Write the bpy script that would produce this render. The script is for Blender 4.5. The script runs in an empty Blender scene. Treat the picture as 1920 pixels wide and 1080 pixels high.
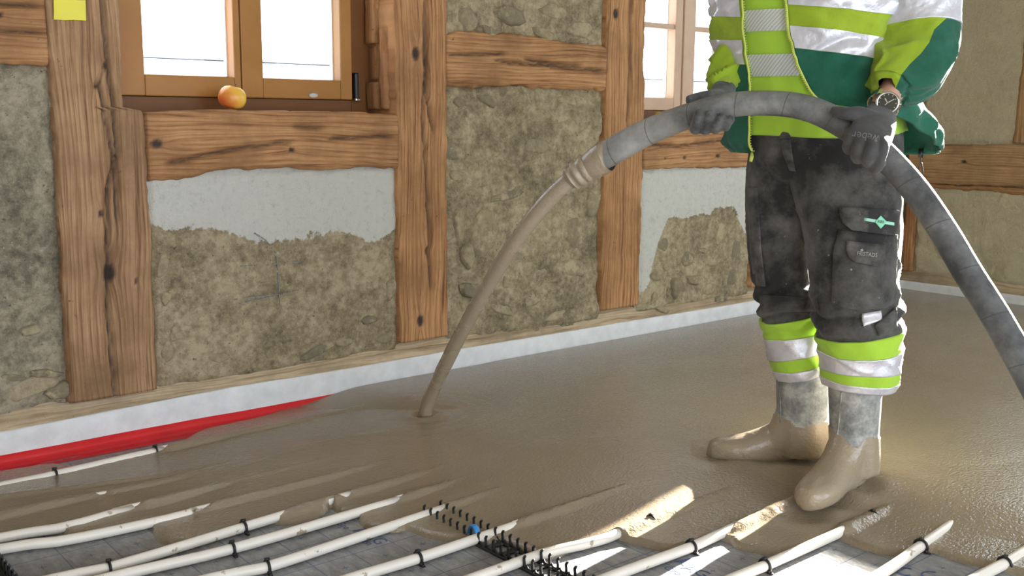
import bpy, math, random
import numpy as np
from mathutils import Matrix, Vector
from mathutils.bvhtree import BVHTree

S = bpy.context.scene
COL = S.collection
random.seed(4)

# ---------------------------------------------------------------- camera, sky, sun, exposure
FPX, YAW, PITCH, ROLL, CH, CD = 1934.0, 0.69144, 0.162463, 0.007341, 0.9, 2.96733
def cam_axes():
    cy, sy = math.cos(YAW), math.sin(YAW); cp, sp = math.cos(PITCH), math.sin(PITCH)
    F = np.array([sy*cp, cy*cp, -sp]); r = np.array([cy, -sy, 0.0]); u = np.cross(r, F)
    c, s = math.cos(ROLL), math.sin(ROLL)
    return np.array([c*r + s*u, -s*r + c*u, F])
AX = cam_axes()
CAM = np.array([0.0, -CD, CH])
cd = bpy.data.cameras.new('camera'); co = bpy.data.objects.new('camera', cd); COL.objects.link(co)
cd.sensor_width = 36.0; cd.lens = FPX/1920*36.0; cd.clip_start = 0.05; cd.clip_end = 300
mw = Matrix.Identity(4)
for i in range(3):
    mw[i][0] = AX[0][i]; mw[i][1] = AX[1][i]; mw[i][2] = -AX[2][i]; mw[i][3] = CAM[i]
co.matrix_world = mw
S.camera = co

SKY_COLOR, SKY_STRENGTH = (0.80, 0.90, 1.0), 4.2
wd = bpy.data.worlds.new('sky'); S.world = wd; wd.use_nodes = True
bgn = wd.node_tree.nodes.get('Background') or wd.node_tree.nodes.new('ShaderNodeBackground')
bgn.inputs[0].default_value = (*SKY_COLOR, 1); bgn.inputs[1].default_value = SKY_STRENGTH

SUN_AZ, SUN_EL = math.radians(80.7), math.radians(16.05)
sd = bpy.data.lights.new('sun', 'SUN'); sd.energy = 85.0; sd.angle = math.radians(0.53); sd.color = (1.0, 0.93, 0.82)
so = bpy.data.objects.new('sun', sd); COL.objects.link(so)
sv = Vector((math.sin(SUN_AZ)*math.cos(SUN_EL), math.cos(SUN_AZ)*math.cos(SUN_EL), math.sin(SUN_EL)))
so.rotation_euler = sv.to_track_quat('Z', 'Y').to_euler(); so.location = (8, -1, 3)

S.view_settings.view_transform = 'Standard'
try: S.view_settings.look = 'None'
except Exception: pass
S.view_settings.exposure = 0.33; S.view_settings.gamma = 1.0
S.view_settings.use_curve_mapping = False

# ---------------------------------------------------------------- measuring helpers
def ray(px, py):
    px = np.asarray(px, float); py = np.asarray(py, float)
    return ((px-960)/FPX)[..., None]*AX[0] - ((py-540)/FPX)[..., None]*AX[1] + AX[2]
def fl(px, py, z=0.0):
    d = ray(px, py); t = (z-CH)/d[..., 2]; return CAM + t[..., None]*d
def wl(px, py, y=0.0):
    d = ray(px, py); t = (y+CD)/d[..., 1]; return CAM + t[..., None]*d
def wr(px, py, x=5.209):
    d = ray(px, py); t = x/d[..., 0]; return CAM + t[..., None]*d
RU = np.array([math.cos(YAW), -math.sin(YAW), 0.0]); HV = np.array([math.sin(YAW), math.cos(YAW), 0.0])
C0 = 2.615                      # distance from the camera to the vertical plane the worker stands in
def pv(px, py, v=0.0):
    d = ray(px, py); t = (C0+np.asarray(v, float))/(d @ HV); return CAM + t[..., None]*d
def proj(P):
    q = (np.asarray(P)-CAM) @ AX.T
    return 960+FPX*q[..., 0]/q[..., 2], 540-FPX*q[..., 1]/q[..., 2]
def mpx(P):                     # metres per pixel at a point
    return ((np.asarray(P)-CAM) @ AX[2])/FPX

# ---------------------------------------------------------------- noise
def _h(i, j, k, s):
    n = (i*374761393 + j*668265263 + k*2147483647 + s*974711) & 0xffffffff
    n = ((n ^ (n >> 13))*1274126177) & 0xffffffff
    return ((n ^ (n >> 16)) & 0xffff)/65535.0
def vn(x, y, z=0.0, s=0):
    x, y, z = np.broadcast_arrays(np.asarray(x, float), np.asarray(y, float), np.asarray(z, float))
    i, j, k = np.floor(x).astype(np.int64), np.floor(y).astype(np.int64), np.floor(z).astype(np.int64)
    f, g, h = x-i, y-j, z-k
    f, g, h = f*f*(3-2*f), g*g*(3-2*g), h*h*(3-2*h)
    r = 0
    for a in (0, 1):
        for b in (0, 1):
            for c in (0, 1):
                r = r + _h(i+a, j+b, k+c, s)*(f if a else 1-f)*(g if b else 1-g)*(h if c else 1-h)
    return r*2-1
def fbm(x, y, z=0.0, s=0, o=4):
    r, a = 0, 1.0
    for q in range(o):
        r = r + a*vn(np.asarray(x)*2**q, np.asarray(y)*2**q, np.asarray(z)*2**q, s+q*17); a *= .5
    return r/1.6
def sm(a, b, x):
    t = np.clip((np.asarray(x, float)-a)/(b-a), 0, 1); return t*t*(3-2*t)

# ---------------------------------------------------------------- objects
def link(o, parent=None):
    COL.objects.link(o)
    if parent is not None:
        o.parent = parent
        o.matrix_parent_inverse = parent.matrix_basis.inverted()
    return o
def mesh(name, V, F, mats=(), parent=None, smooth=True, midx=None, attrs=None, uv=None):
    me = bpy.data.meshes.new(name)
    V = np.asarray(V, float).reshape(-1, 3)
    me.from_pydata(V.tolist(), [], [list(map(int, f)) for f in F])
    for m in (mats if isinstance(mats, (list, tuple)) else [mats]): me.materials.append(m)
    if midx is not None: me.polygons.foreach_set('material_index', np.asarray(midx, np.int32))
    if smooth: me.polygons.foreach_set('use_smooth', np.ones(len(me.polygons), bool))
    for k, a in (attrs or {}).items():
        at = me.attributes.new(k, 'FLOAT', 'POINT'); at.data.foreach_set('value', np.asarray(a, np.float32).ravel())
    if uv is not None:
        l = me.uv_layers.new(name='UVMap'); idx = np.zeros(len(me.loops), np.int32); me.loops.foreach_get('vertex_index', idx)
        l.data.foreach_set('uv', np.asarray(uv, np.float32).reshape(-1, 2)[idx].ravel())
    me.update()
    return link(bpy.data.objects.new(name, me), parent)
def empty(name, loc):
    o = bpy.data.objects.new(name, None); o.location = loc; o.empty_display_size = .1; COL.objects.link(o)
    o.matrix_basis = Matrix.Translation(loc); return o
def tag(o, label=None, cat=None, group=None, kind=None):
    if label: o['label'] = label
    if cat: o['category'] = cat
    if group: o['group'] = group
    if kind: o['kind'] = kind
    return o
def gfaces(n, m, wrap=False):
    i, j = np.meshgrid(np.arange(n-1), np.arange(m if wrap else m-1), indexing='ij')
    j2 = (j+1) % m
    return np.stack([i*m+j, i*m+j2, (i+1)*m+j2, (i+1)*m+j], -1).reshape(-1, 4)
def rev(F): return [tuple(reversed(tuple(f))) for f in F]
class MB:
    def __init__(s): s.v = []; s.f = []
    def add(s, V, F):
        o = len(s.v); s.v += [tuple(map(float, p)) for p in np.asarray(V, float).reshape(-1, 3)]; s.f += [tuple(int(i)+o for i in f) for f in F]; return s
    def box(s, x0, x1, y0, y1, z0, z1, b=0.0):
        if b <= 0:
            V = [(x, y, z) for x in (x0, x1) for y in (y0, y1) for z in (z0, z1)]
            return s.add(V, [(0, 1, 3, 2), (4, 6, 7, 5), (0, 4, 5, 1), (2, 3, 7, 6), (0, 2, 6, 4), (1, 5, 7, 3)])
        import bmesh
        bm = bmesh.new()
        bmesh.ops.create_cube(bm, size=1)
        for v in bm.verts:
            v.co = Vector(((x0+x1)/2+v.co.x*(x1-x0), (y0+y1)/2+v.co.y*(y1-y0), (z0+z1)/2+v.co.z*(z1-z0)))
        bmesh.ops.bevel(bm, geom=bm.edges[:], offset=b, segments=2, affect='EDGES', profile=.5)
        bm.verts.index_update()
        V = [v.co[:] for v in bm.verts]; F = [[v.index for v in f.verts] for f in bm.faces]; bm.free()
        return s.add(V, F)
    def tube(s, P, r, nt=10, cap=True, flat=1.0, ref=None):
        G, _, _ = tube(np.asarray(P, float), r, nt, flat=flat, ref=ref)
        return s.grid(G, cap)
    def grid(s, G, cap=True):
        n, m = G.shape[:2]; F = [tuple(f) for f in gfaces(n, m, True)]; V = list(G.reshape(-1, 3))
        if cap:
            V += [G[0].mean(0), G[-1].mean(0)]
            F += [(n*m, (j+1) % m, j) for j in range(m)] + [(n*m+1, (n-1)*m+j, (n-1)*m+(j+1) % m) for j in range(m)]
        return s.add(V, F)
    def build(s, name, mats, parent=None, smooth=False, **k): return mesh(name, s.v, s.f, mats, parent, smooth, **k)
def cat(C, n):
    """Catmull-Rom resample of control rows, even in arc length of the first three columns."""
    C = np.asarray(C, float); k = len(C)
    Q = np.vstack([2*C[0]-C[1], C, 2*C[-1]-C[-2]])
    t = np.linspace(0, k-1, max(24*k, 80)); i = np.minimum(t.astype(int), k-2); u = (t-i)[:, None]
    a, b, c, d = Q[i], Q[i+1], Q[i+2], Q[i+3]
    R = .5*(2*b+(c-a)*u+(2*a-5*b+4*c-d)*u*u+(3*b-a-3*c+d)*u**3)
    s = np.r_[0, np.cumsum(np.linalg.norm(np.diff(R[:, :3], axis=0), axis=1))]
    x = np.linspace(0, s[-1], n)
    return np.stack([np.interp(x, s, R[:, j]) for j in range(R.shape[1])], 1)
def nrm(v): return v/np.maximum(np.linalg.norm(v, axis=-1, keepdims=True), 1e-9)
def tube(P, r, nt=12, flat=1.0, ref=None, pw=1.0):
    """rings square to the path; the second half-axis (flat*r) points to the viewer side ref or, by default, to the camera"""
    n = len(P); r = np.broadcast_to(np.asarray(r, float), (n,)); flat = np.broadcast_to(np.asarray(flat, float), (n,))
    T = nrm(np.gradient(P, axis=0)); D = nrm(P-CAM) if ref is None else np.broadcast_to(np.asarray(ref, float), P.shape)
    s = nrm(np.cross(T, D)); d = np.cross(T, s)
    th = np.arange(nt)/nt*2*math.pi
    c, q = np.cos(th), np.sin(th)
    c, q = np.sign(c)*np.abs(c)**pw, np.sign(q)*np.abs(q)**pw
    N = c[None, :, None]*s[:, None]+q[None, :, None]*d[:, None]
    G = P[:, None]+(r[:, None]*c)[..., None]*s[:, None]+((r*flat)[:, None]*q)[..., None]*d[:, None]
    return G, N, th
def limb(rows, n, nt, flat=1.0, pw=.9, disp=None):
    """rows: px, py, depth offset, half width in px"""
    R = np.array([[*pv(a, b, v), w*mpx(pv(a, b, v)), f] for a, b, v, w, f in [(*q, flat) if len(q) == 4 else q for q in rows]])
    R = cat(R, n)
    G, N, th = tube(R[:, :3], R[:, 3], nt, R[:, 4], pw=pw)
    s = np.r_[0, np.cumsum(np.linalg.norm(np.diff(R[:, :3], axis=0), axis=1))]
    if disp is not None: G = G+N*disp(s[:, None], th[None, :], G)[..., None]
    return G, N, s
def union(parts, vox, it=6):
    """one continuous surface from closed pieces"""
    b = MB()
    for G in parts: b.grid(G)
    o = b.build('tmp', ()); m = o.modifiers.new('r', 'REMESH'); m.mode = 'VOXEL'; m.voxel_size = vox
    m = o.modifiers.new('s', 'SMOOTH'); m.factor = .5; m.iterations = it
    dg = bpy.context.evaluated_depsgraph_get(); e = o.evaluated_get(dg); me = e.to_mesh()
    V = np.zeros(len(me.vertices)*3); me.vertices.foreach_get('co', V); F = [tuple(p.vertices) for p in me.polygons]
    e.to_mesh_clear(); md = o.data; bpy.data.objects.remove(o); bpy.data.meshes.remove(md)
    return V.reshape(-1, 3), F
def vnormals(V, F):
    N = np.zeros_like(V); F = np.asarray([f[:4] if len(f) > 3 else (*f, f[2]) for f in F])
    fn = np.cross(V[F[:, 1]]-V[F[:, 0]], V[F[:, 2]]-V[F[:, 0]])
    for k in range(4): np.add.at(N, F[:, k], fn)
    return nrm(N)
def text_geo(t):
    c = bpy.data.curves.new('tmp', 'FONT'); c.body = t; c.align_x = 'CENTER'; c.align_y = 'CENTER'; c.resolution_u = 3
    o = bpy.data.objects.new('tmp', c); COL.objects.link(o)
    dg = bpy.context.evaluated_depsgraph_get(); e = o.evaluated_get(dg); me = e.to_mesh()
    V = np.array([v.co[:] for v in me.vertices]); F = [tuple(p.vertices) for p in me.polygons]
    e.to_mesh_clear(); bpy.data.objects.remove(o); bpy.data.curves.remove(c)
    return V, F

# ---------------------------------------------------------------- materials
class NT:
    def __init__(s, name):
        s.m = bpy.data.materials.new(name); s.m.use_nodes = True; s.t = s.m.node_tree; s.t.nodes.clear()
        s.out = s.n('ShaderNodeOutputMaterial'); s.b = s.n('ShaderNodeBsdfPrincipled'); s.l(s.b.outputs[0], s.out.inputs[0])
    def n(s, t, **k):
        x = s.t.nodes.new(t)
        for a, v in k.items():
            if hasattr(x, a): setattr(x, a, v)
            else: x.inputs[a].default_value = v
        return x
    def l(s, a, b): s.t.links.new(a, b)
    def coord(s, kind='Object', scale=(1, 1, 1), rot=(0, 0, 0)):
        c = s.n('ShaderNodeTexCoord'); m = s.n('ShaderNodeMapping'); m.inputs['Scale'].default_value = scale; m.inputs['Rotation'].default_value = rot
        s.l(c.outputs[kind], m.inputs[0]); return m.outputs[0]
    def noise(s, vec, scale, detail=5, rough=.6, dist=0):
        x = s.n('ShaderNodeTexNoise'); x.inputs['Scale'].default_value = scale; x.inputs['Detail'].default_value = detail
        x.inputs['Roughness'].default_value = rough; x.inputs['Distortion'].default_value = dist
        if vec is not None: s.l(vec, x.inputs['Vector'])
        return x.outputs[0]
    def ramp(s, fac, stops):
        r = s.n('ShaderNodeValToRGB'); e = r.color_ramp.elements
        while len(e) < len(stops): e.new(.5)
        for q, (p, c) in zip(e, stops): q.position = p; q.color = (*c, 1) if len(c) == 3 else c
        s.l(fac, r.inputs[0]); return r.outputs[0]
    def step(s, fac, a, b): return s.ramp(fac, [(a, (0, 0, 0)), (b, (1, 1, 1))])
    def mix(s, f, a, b):
        x = s.n('ShaderNodeMix'); x.data_type = 'RGBA'
        for v, i in ((f, 0), (a, 6), (b, 7)):
            if hasattr(v, 'links') or hasattr(v, 'is_linked'): s.l(v, x.inputs[i])
            else: x.inputs[i].default_value = v if i == 0 else (*v, 1)
        return x.outputs[2]
    def math(s, op, a, b=0.0, c=0.0):
        x = s.n('ShaderNodeMath'); x.operation = op
        for v, i in ((a, 0), (b, 1), (c, 2)):
            if hasattr(v, 'is_linked'): s.l(v, x.inputs[i])
            else: x.inputs[i].default_value = v
        return x.outputs[0]
    def attr(s, name): x = s.n('ShaderNodeAttribute'); x.attribute_name = name; return x.outputs['Fac']
    def bump(s, h, strength=.3, dist=.01, prev=None):
        x = s.n('ShaderNodeBump'); x.inputs['Strength'].default_value = strength; x.inputs['Distance'].default_value = dist
        s.l(h, x.inputs['Height'])
        if prev is not None: s.l(prev, x.inputs['Normal'])
        return x.outputs[0]
    def set(s, color=None, rough=None, metal=None, normal=None, spec=None):
        for v, k in ((color, 'Base Color'), (rough, 'Roughness'), (metal, 'Metallic'), (normal, 'Normal'), (spec, 'Specular IOR Level')):
            if v is None: continue
            if hasattr(v, 'is_linked'): s.l(v, s.b.inputs[k])
            else: s.b.inputs[k].default_value = (*v, 1) if isinstance(v, tuple) else v
        return s.m
def plain(name, c1, c2=None, scale=12, rough=.6, metal=0, bump=0, bscale=300, lo=.38, hi=.65, spec=.5, bdist=.002, det=6):
    t = NT(name); v = t.coord()
    col = c1 if c2 is None else t.mix(t.step(t.noise(v, scale, det), lo, hi), c1, c2)
    nm = t.bump(t.noise(v, bscale, 4), bump, bdist) if bump else None
    return t.set(col, rough, metal, nm, spec)

def wood_mat(name, light, mid, dark, rough=.75):
    t = NT(name); g, a, k = t.attr('grain'), t.attr('along'), t.attr('knot')
    cx = t.n('ShaderNodeCombineXYZ'); t.l(t.math('MULTIPLY', g, 58), cx.inputs[0]); t.l(t.math('MULTIPLY', a, 1.6), cx.inputs[1])
    n1 = t.noise(cx.outputs[0], 1.0, 3, .55)
    cx2 = t.n('ShaderNodeCombineXYZ'); t.l(t.math('MULTIPLY', g, 270), cx2.inputs[0]); t.l(t.math('MULTIPLY', a, 9), cx2.inputs[1])
    n2 = t.noise(cx2.outputs[0], 1.0, 4, .6)
    w = t.math('SINE', t.math('ADD', t.math('MULTIPLY', g, 430), t.math('MULTIPLY', n1, 14)))
    w = t.math('MULTIPLY_ADD', w, .5, .5)
    f = t.math('ADD', t.math('MULTIPLY', w, .11), t.math('ADD', t.math('MULTIPLY', n1, .50), t.math('MULTIPLY', n2, .48)))
    c = t.ramp(f, [(.38, dark), (.49, mid), (.63, light)])
    v = t.coord(); big = t.noise(v, 3.5, 6, .65)
    c = t.mix(t.step(big, .42, .72), c, tuple(q*.62 for q in mid))
    sp = t.step(t.noise(v, 55, 3, .6), .70, .76)
    c = t.mix(t.math('MULTIPLY', sp, .55), c, tuple(q*.45 for q in dark))
    c = t.mix(k, c, (.045, .028, .022))
    nm = t.bump(f, .35, .004); nm = t.bump(t.noise(v, 120, 4), .25, .003, nm)
    return t.set(c, rough, 0, nm, .25)
WOOD = wood_mat('old_timber', (.47, .255, .115), (.335, .16, .066), (.135, .055, .026))
WOODG = wood_mat('brown_timber', (.43, .26, .14), (.295, .162, .08), (.115, .056, .03))
WOODP = wood_mat('pale_timber', (.46, .29, .15), (.35, .20, .09), (.19, .095, .045))
def plaster_mat(name, a, b, c, white=(.60, .56, .47), spots=1.0):
    t = NT(name); v = t.coord(); n1 = t.noise(v, 9, 9, .72); n2 = t.noise(v, 42, 7, .72); n3 = t.noise(v, 160, 5, .7)
    n0 = t.noise(v, 2.6, 4, .6)
    f = t.math('ADD', t.math('MULTIPLY', n1, .42), t.math('ADD', t.math('MULTIPLY', n2, .36), t.math('MULTIPLY', n0, .22)))
    col = t.ramp(f, [(.41, a), (.485, b), (.565, c)])
    col = t.mix(t.step(n3, .60, .72), col, tuple(q*1.25 for q in c))
    col = t.mix(t.math('MULTIPLY', t.step(t.noise(v, 90, 4, .7), .63, .70), spots), col, tuple(q*.55 for q in a))
    wc = t.ramp(n2, [(.33, tuple(q*.84 for q in white)), (.45, white), (.7, tuple(min(1, q*1.05) for q in white))])
    wm = t.math('ADD', t.attr('white'), t.math('MULTIPLY', t.math('SUBTRACT', n2, .5), 1.6))
    col = t.mix(t.step(wm, .42, .56), col, wc)
    nm = t.bump(n2, .8, .016); nm = t.bump(n3, .6, .005, nm)
    return t.set(col, .93, 0, nm, .15)
PLAS = plaster_mat('rubble_plaster', (.18, .145, .092), (.325, .258, .160), (.50, .405, .265), (.63, .61, .55))
PLASG = plaster_mat('grey_plaster', (.15, .128, .092), (.27, .23, .165), (.45, .38, .275))
CREAM = plaster_mat('cream_plaster', (.47, .40, .27), (.52, .445, .30), (.56, .48, .33), spots=.25)
def stone_mat():
    t = NT('field_stone'); v = t.coord(); oi = t.n('ShaderNodeObjectInfo')
    a = t.ramp(oi.outputs['Random'], [(0, (.20, .17, .115)), (.35, (.27, .215, .135)), (.7, (.34, .275, .17)), (1, (.40, .32, .21))])
    n = t.noise(v, 40, 7, .72); c = t.mix(t.step(n, .40, .60), t.mix(.5, a, (.13, .11, .075)), a)
    c = t.mix(t.step(t.noise(v, 14, 6, .7), .50, .62), c, (.40, .325, .205))
    return t.set(c, .9, 0, t.bump(n, .6, .008), .15)
STONE = stone_mat()
SASH = plain('glazed_oak_stain', (.33, .145, .030), (.38, .175, .042), 5, .42, bump=.05, spec=.3)
SASHD = plain('dark_oak_stain', (.15, .058, .016), (.18, .072, .02), 5, .5, spec=.3)
SASHP = plain('skylit_pale_sash', (.50, .33, .22), (.56, .39, .27), 6, .55)  # second window's wood, with the skylight on it mixed into the colour
def glass_mat():
    t = NT('window_glass'); t.t.nodes.remove(t.b)
    tr = t.n('ShaderNodeBsdfTransparent'); gl = t.n('ShaderNodeBsdfGlossy'); gl.inputs['Roughness'].default_value = .02
    lw = t.n('ShaderNodeLayerWeight'); lw.inputs[0].default_value = .5; mx = t.n('ShaderNodeMixShader')
    t.l(t.math('MULTIPLY_ADD', t.math('POWER', lw.outputs['Facing'], 4.0), .5, .035), mx.inputs[0]); t.l(tr.outputs[0], mx.inputs[1]); t.l(gl.outputs[0], mx.inputs[2]); t.l(mx.outputs[0], t.out.inputs[0])
    return t.m
GLASS = glass_mat()
BLACK = plain('black_plastic', (.012, .012, .013), rough=.4)
GREYP = plain('grey_plastic', (.5, .49, .46), rough=.4)
REVEAL_LIT = plain('skylit_reveal', (.62, .66, .68), rough=.4)  # pale tone paints in the skylight on the sash reveal
SCREED_C = (.275, .222, .155)
def screed_mat(name, c, r0=.035, r1=.09, grain=1.0):
    t = NT(name); v = t.coord()
    col = t.mix(t.step(t.noise(v, 3, 3), .25, .75), tuple(q*.93 for q in c), tuple(q*1.06 for q in c))
    col = t.mix(t.math('MULTIPLY', t.step(t.noise(v, 260, 3), .64, .70), .4), col, tuple(q*1.7 for q in c))
    st = t.coord(scale=(.35, 1, 1)); rough = t.n('ShaderNodeMapRange'); t.l(t.noise(st, 7, 4), rough.inputs[0])
    rough.inputs[1].default_value = .35; rough.inputs[2].default_value = .65; rough.inputs[3].default_value = r0; rough.inputs[4].default_value = r1
    nm = t.bump(t.noise(t.coord(scale=(.7, 1, 1)), 150, 2, .6), grain, .0022); nm = t.bump(t.noise(v, 28, 3), .03, .01, nm)
    return t.set(col, rough.outputs[0], 0, nm, .55)
SCREED = screed_mat('wet_screed', SCREED_C)
SCREEDP = screed_mat('screed_film', (.33, .262, .185), .14, .34, .6)
def foil_mat():
    t = NT('printed_foil'); c = t.n('ShaderNodeTexCoord'); s = t.n('ShaderNodeSeparateXYZ'); t.l(c.outputs['Object'], s.inputs[0])
    def line(out, per, off, w):
        f = t.math('FRACT', t.math('ADD', t.math('DIVIDE', out, per), off)); f = t.math('ABSOLUTE', t.math('SUBTRACT', f, .5)); return t.math('LESS_THAN', f, w)
    g = t.math('MAXIMUM', line(s.outputs[0], .1, .5, .011), line(s.outputs[1], .1, .5, .013))
    cx = t.math('MULTIPLY', line(s.outputs[0], .1, 0, .012), line(s.outputs[1], .1, 0, .075))
    cy = t.math('MULTIPLY', line(s.outputs[1], .1, 0, .015), line(s.outputs[0], .1, 0, .075))
    g = t.math('MAXIMUM', g, t.math('MAXIMUM', cx, cy))
    v = c.outputs['Object']; fine = t.coord(scale=(2.5, 1, 1))
    base = t.mix(t.step(t.noise(fine, 22, 6, .7), .38, .66), (.20, .20, .205), (.33, .335, .345))
    base = t.mix(t.math('MULTIPLY', g, .8), base, (.035, .06, .16))
    base = t.mix(t.math('MULTIPLY', t.step(t.noise(v, 9, 7, .72), .60, .66), .65), base, (.33, .28, .20))
    base = t.mix(t.math('MULTIPLY', t.step(t.noise(fine, 60, 4, .7), .66, .70), .6), base, (.55, .54, .52))
    nm = t.bump(t.noise(fine, 30, 5), .3, .006)
    return t.set(base, .36, .25, nm, .5)
FOIL = foil_mat()
PIPE = plain('white_pipe', (.80, .74, .67), (.40, .32, .23), 26, .32, lo=.63, hi=.66)
INK = plain('blue_ink', (.035, .07, .2), rough=.5)
FOAM = plain('white_foam', (.60, .595, .60), (.70, .695, .70), 14, .85, bump=.35, bscale=160)
RED = plain('red_film', (.62, .012, .018), (.55, .010, .016), 9, .33, bump=.12, bscale=60)
YEL = plain('yellow_tape', (.72, .62, .02), (.66, .58, .03), 9, .45)
BLUEP = plain('blue_plastic', (.03, .22, .55), rough=.35)
def apple_mat():
    t = NT('apple_skin'); v = t.coord()
    f = t.math('ADD', t.attr('blush'), t.math('MULTIPLY', t.noise(v, 30, 4), .35))
    c = t.ramp(f, [(.30, (.78, .50, .07)), (.62, (.76, .38, .06)), (.95, (.62, .12, .03))])
    return t.set(c, .35, 0, None, .5)
def cloth(name, c1, c2, scale=10, rough=.9, lo=.4, hi=.7, fine=500, fb=.4):
    t = NT(name); v = t.coord(); col = t.mix(t.step(t.noise(v, scale, 7, .65), lo, hi), c1, c2)
    col = t.mix(t.step(t.noise(v, 70, 5, .7), .66, .74), col, tuple(q*.6+.12 for q in c2))
    if 'canvas' in name or 'flap' in name: col = t.mix(t.math('MULTIPLY', t.step(t.noise(v, 48, 2, .5), .73, .76), .7), col, (.33, .31, .28))
    nm = t.bump(t.noise(v, fine, 2), fb, .002); nm = t.bump(t.noise(v, 22, 4), .25, .012, nm)
    t.set(col, rough, 0, nm, .2)
    t.b.inputs['Sheen Weight'].default_value = .15; t.b.inputs['Sheen Roughness'].default_value = .5
    return t.m
LIME = cloth('lime_fleece', (.27, .375, .022), (.33, .43, .035), 6, lo=.45, hi=.75)
LIMES = cloth('lime_shirt', (.34, .55, .045), (.37, .58, .05), 4, .8, fine=900, fb=.15)
GREEN = cloth('dark_green_fleece', (.012, .095, .055), (.03, .13, .085), 9)
CHAR = cloth('dusty_charcoal_canvas', (.022, .021, .021), (.15, .142, .13), 8, .85, .42, .74)
CHARD = cloth('charcoal_flap', (.030, .029, .029), (.16, .15, .14), 16, .85, .42, .78)
def silver_mat(lines):
    t = NT('ribbed_reflective' if lines else 'reflective_tape'); v = t.coord(); c = t.mix(t.step(t.noise(v, 25, 5), .42, .66), (.66, .645, .69), (.56, .545, .59))
    nm = t.bump(t.noise(v, 24, 4), .35, .012)
    if lines:
        u = t.coord('UV', scale=(1, 1, 1)); s = t.n('ShaderNodeSeparateXYZ'); t.l(u, s.inputs[0])
        f = t.math('FRACT', t.math('MULTIPLY', t.math('ADD', s.outputs[0], t.math('MULTIPLY', s.outputs[1], .9)), 110))
        c = t.mix(t.math('GREATER_THAN', f, .82), (.72, .73, .72), (.30, .37, .20))
    return t.set(c, .36, .35, nm, .6)
def two_tone(a, b):
    t = NT('two_tone_fleece'); v = t.coord()
    ca = t.mix(t.step(t.noise(v, 6, 7), .45, .75), *a); cb = t.mix(t.step(t.noise(v, 9, 7), .4, .7), *b)
    c = t.mix(t.math('GREATER_THAN', t.attr('zone'), 0.0), ca, cb)
    nm = t.bump(t.noise(v, 500, 2), .4, .002); nm = t.bump(t.noise(v, 22, 4), .25, .012, nm)
    t.set(c, .9, 0, nm, .2); t.b.inputs['Sheen Weight'].default_value = .15
    return t.m
LIME_C, GREEN_C = ((.27, .375, .022), (.33, .43, .035)), ((.012, .085, .05), (.03, .12, .08))
SLEEVE = two_tone(LIME_C, GREEN_C)
SILV, SILVL = silver_mat(False), silver_mat(True)
GLOVE = cloth('grey_coated_knit', (.055, .052, .052), (.085, .08, .078), 18, .75, fine=700, fb=.35)
GLOVED = cloth('dusty_glove', (.05, .05, .05), (.17, .165, .16), 22, .75)
SKIN = plain('skin', (.50, .27, .19), (.55, .31, .22), 20, .55)
HAIR = plain('brown_hair', (.05, .03, .02), rough=.7, bump=.5, bscale=400)
STEEL = plain('steel', (.62, .60, .57), rough=.18, metal=1.0)
DIAL = plain('dark_dial', (.05, .045, .04), rough=.15)
EYE = plain('eye_white', (.8, .8, .8), rough=.3)
ZIPM = plain('lime_zip', (.50, .58, .10), rough=.6)
LOGO_G = plain('light_green_patch', (.20, .55, .36), rough=.7)
LOGO_P = plain('pale_green_strip', (.33, .62, .48), rough=.7)
PRINTG = plain('grey_print', (.33, .32, .30), rough=.7)
PRINTD = plain('dim_grey_print', (.17, .165, .16), rough=.7)
PRINTK = plain('dark_print', (.02, .05, .035), rough=.7)
def hose_mat():
    t = NT('dusty_grey_rubber'); v = t.coord(); u = t.coord('UV'); s = t.n('ShaderNodeSeparateXYZ'); t.l(u, s.inputs[0])
    dust = t.math('ADD', t.noise(v, 9, 7, .68), t.attr('dust'))
    c = t.ramp(dust, [(.38, (.045, .046, .05)), (.58, (.13, .13, .13)), (.86, (.33, .32, .30)), (1.0, (.40, .39, .36))])
    ln = t.math('FRACT', t.math('ADD', t.math('MULTIPLY', s.outputs[1], 9), t.math('MULTIPLY', s.outputs[0], .25)))
    e = t.math('LESS_THAN', t.math('ABSOLUTE', t.math('SUBTRACT', ln, .5)), .012)
    c = t.mix(t.math('MULTIPLY', e, .6), c, (.04, .04, .04))
    nm = t.bump(t.noise(v, 60, 5), .15, .004)
    return t.set(c, .5, 0, nm, .5)
HOSE = hose_mat()
def boot_mat():
    t = NT('dusty_rubber_boot'); v = t.coord(); c = t.ramp(t.noise(v, 19, 8, .75), [(.38, (.14, .145, .14)), (.49, (.25, .25, .235)), (.61, (.40, .39, .355))])
    return t.set(c, .5, 0, t.bump(t.noise(v, 80, 4), .1, .004), .5)
BOOT = boot_mat()

# ================================================================ the room
XR, ZC = 5.209, 2.42
FZ = -0.045                                     # top of the printed foil; the screed's finished level is z = 0
fb = MB().box(-3.2, 5.5, -6.2, .3, FZ-.06, FZ)
floor = fb.build('floor', FOIL); tag(floor, 'grey printed insulation foil with blue grid lines', kind='structure')
ceil = MB().box(-3.2, 5.5, -6.2, .3, ZC, ZC+.15).build('ceiling', plain('ceiling_boards', (.55, .47, .36), (.48, .40, .30), 3, .8)); tag(ceil, kind='structure')
w = MB()
w.box(-3.2, 1.0, .03, .30, FZ, ZC).box(1.0, 1.96, .03, .30, FZ, .90).box(1.0, 1.96, .03, .30, 2.05, ZC).box(1.96, 3.12, .03, .30, FZ, ZC)
w.box(3.12, 3.93, .03, .30, FZ, .865).box(3.12, 3.93, .03, .30, 2.05, ZC).box(3.93, XR+.3, .03, .30, FZ, ZC)
wall = w.build('wall_back', PLASG); tag(wall, kind='structure')
WY0, WY1, WZ0, WZ1 = -2.6, -.690, .90, 2.05       # window beyond the right edge of the picture
w = MB()
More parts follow.
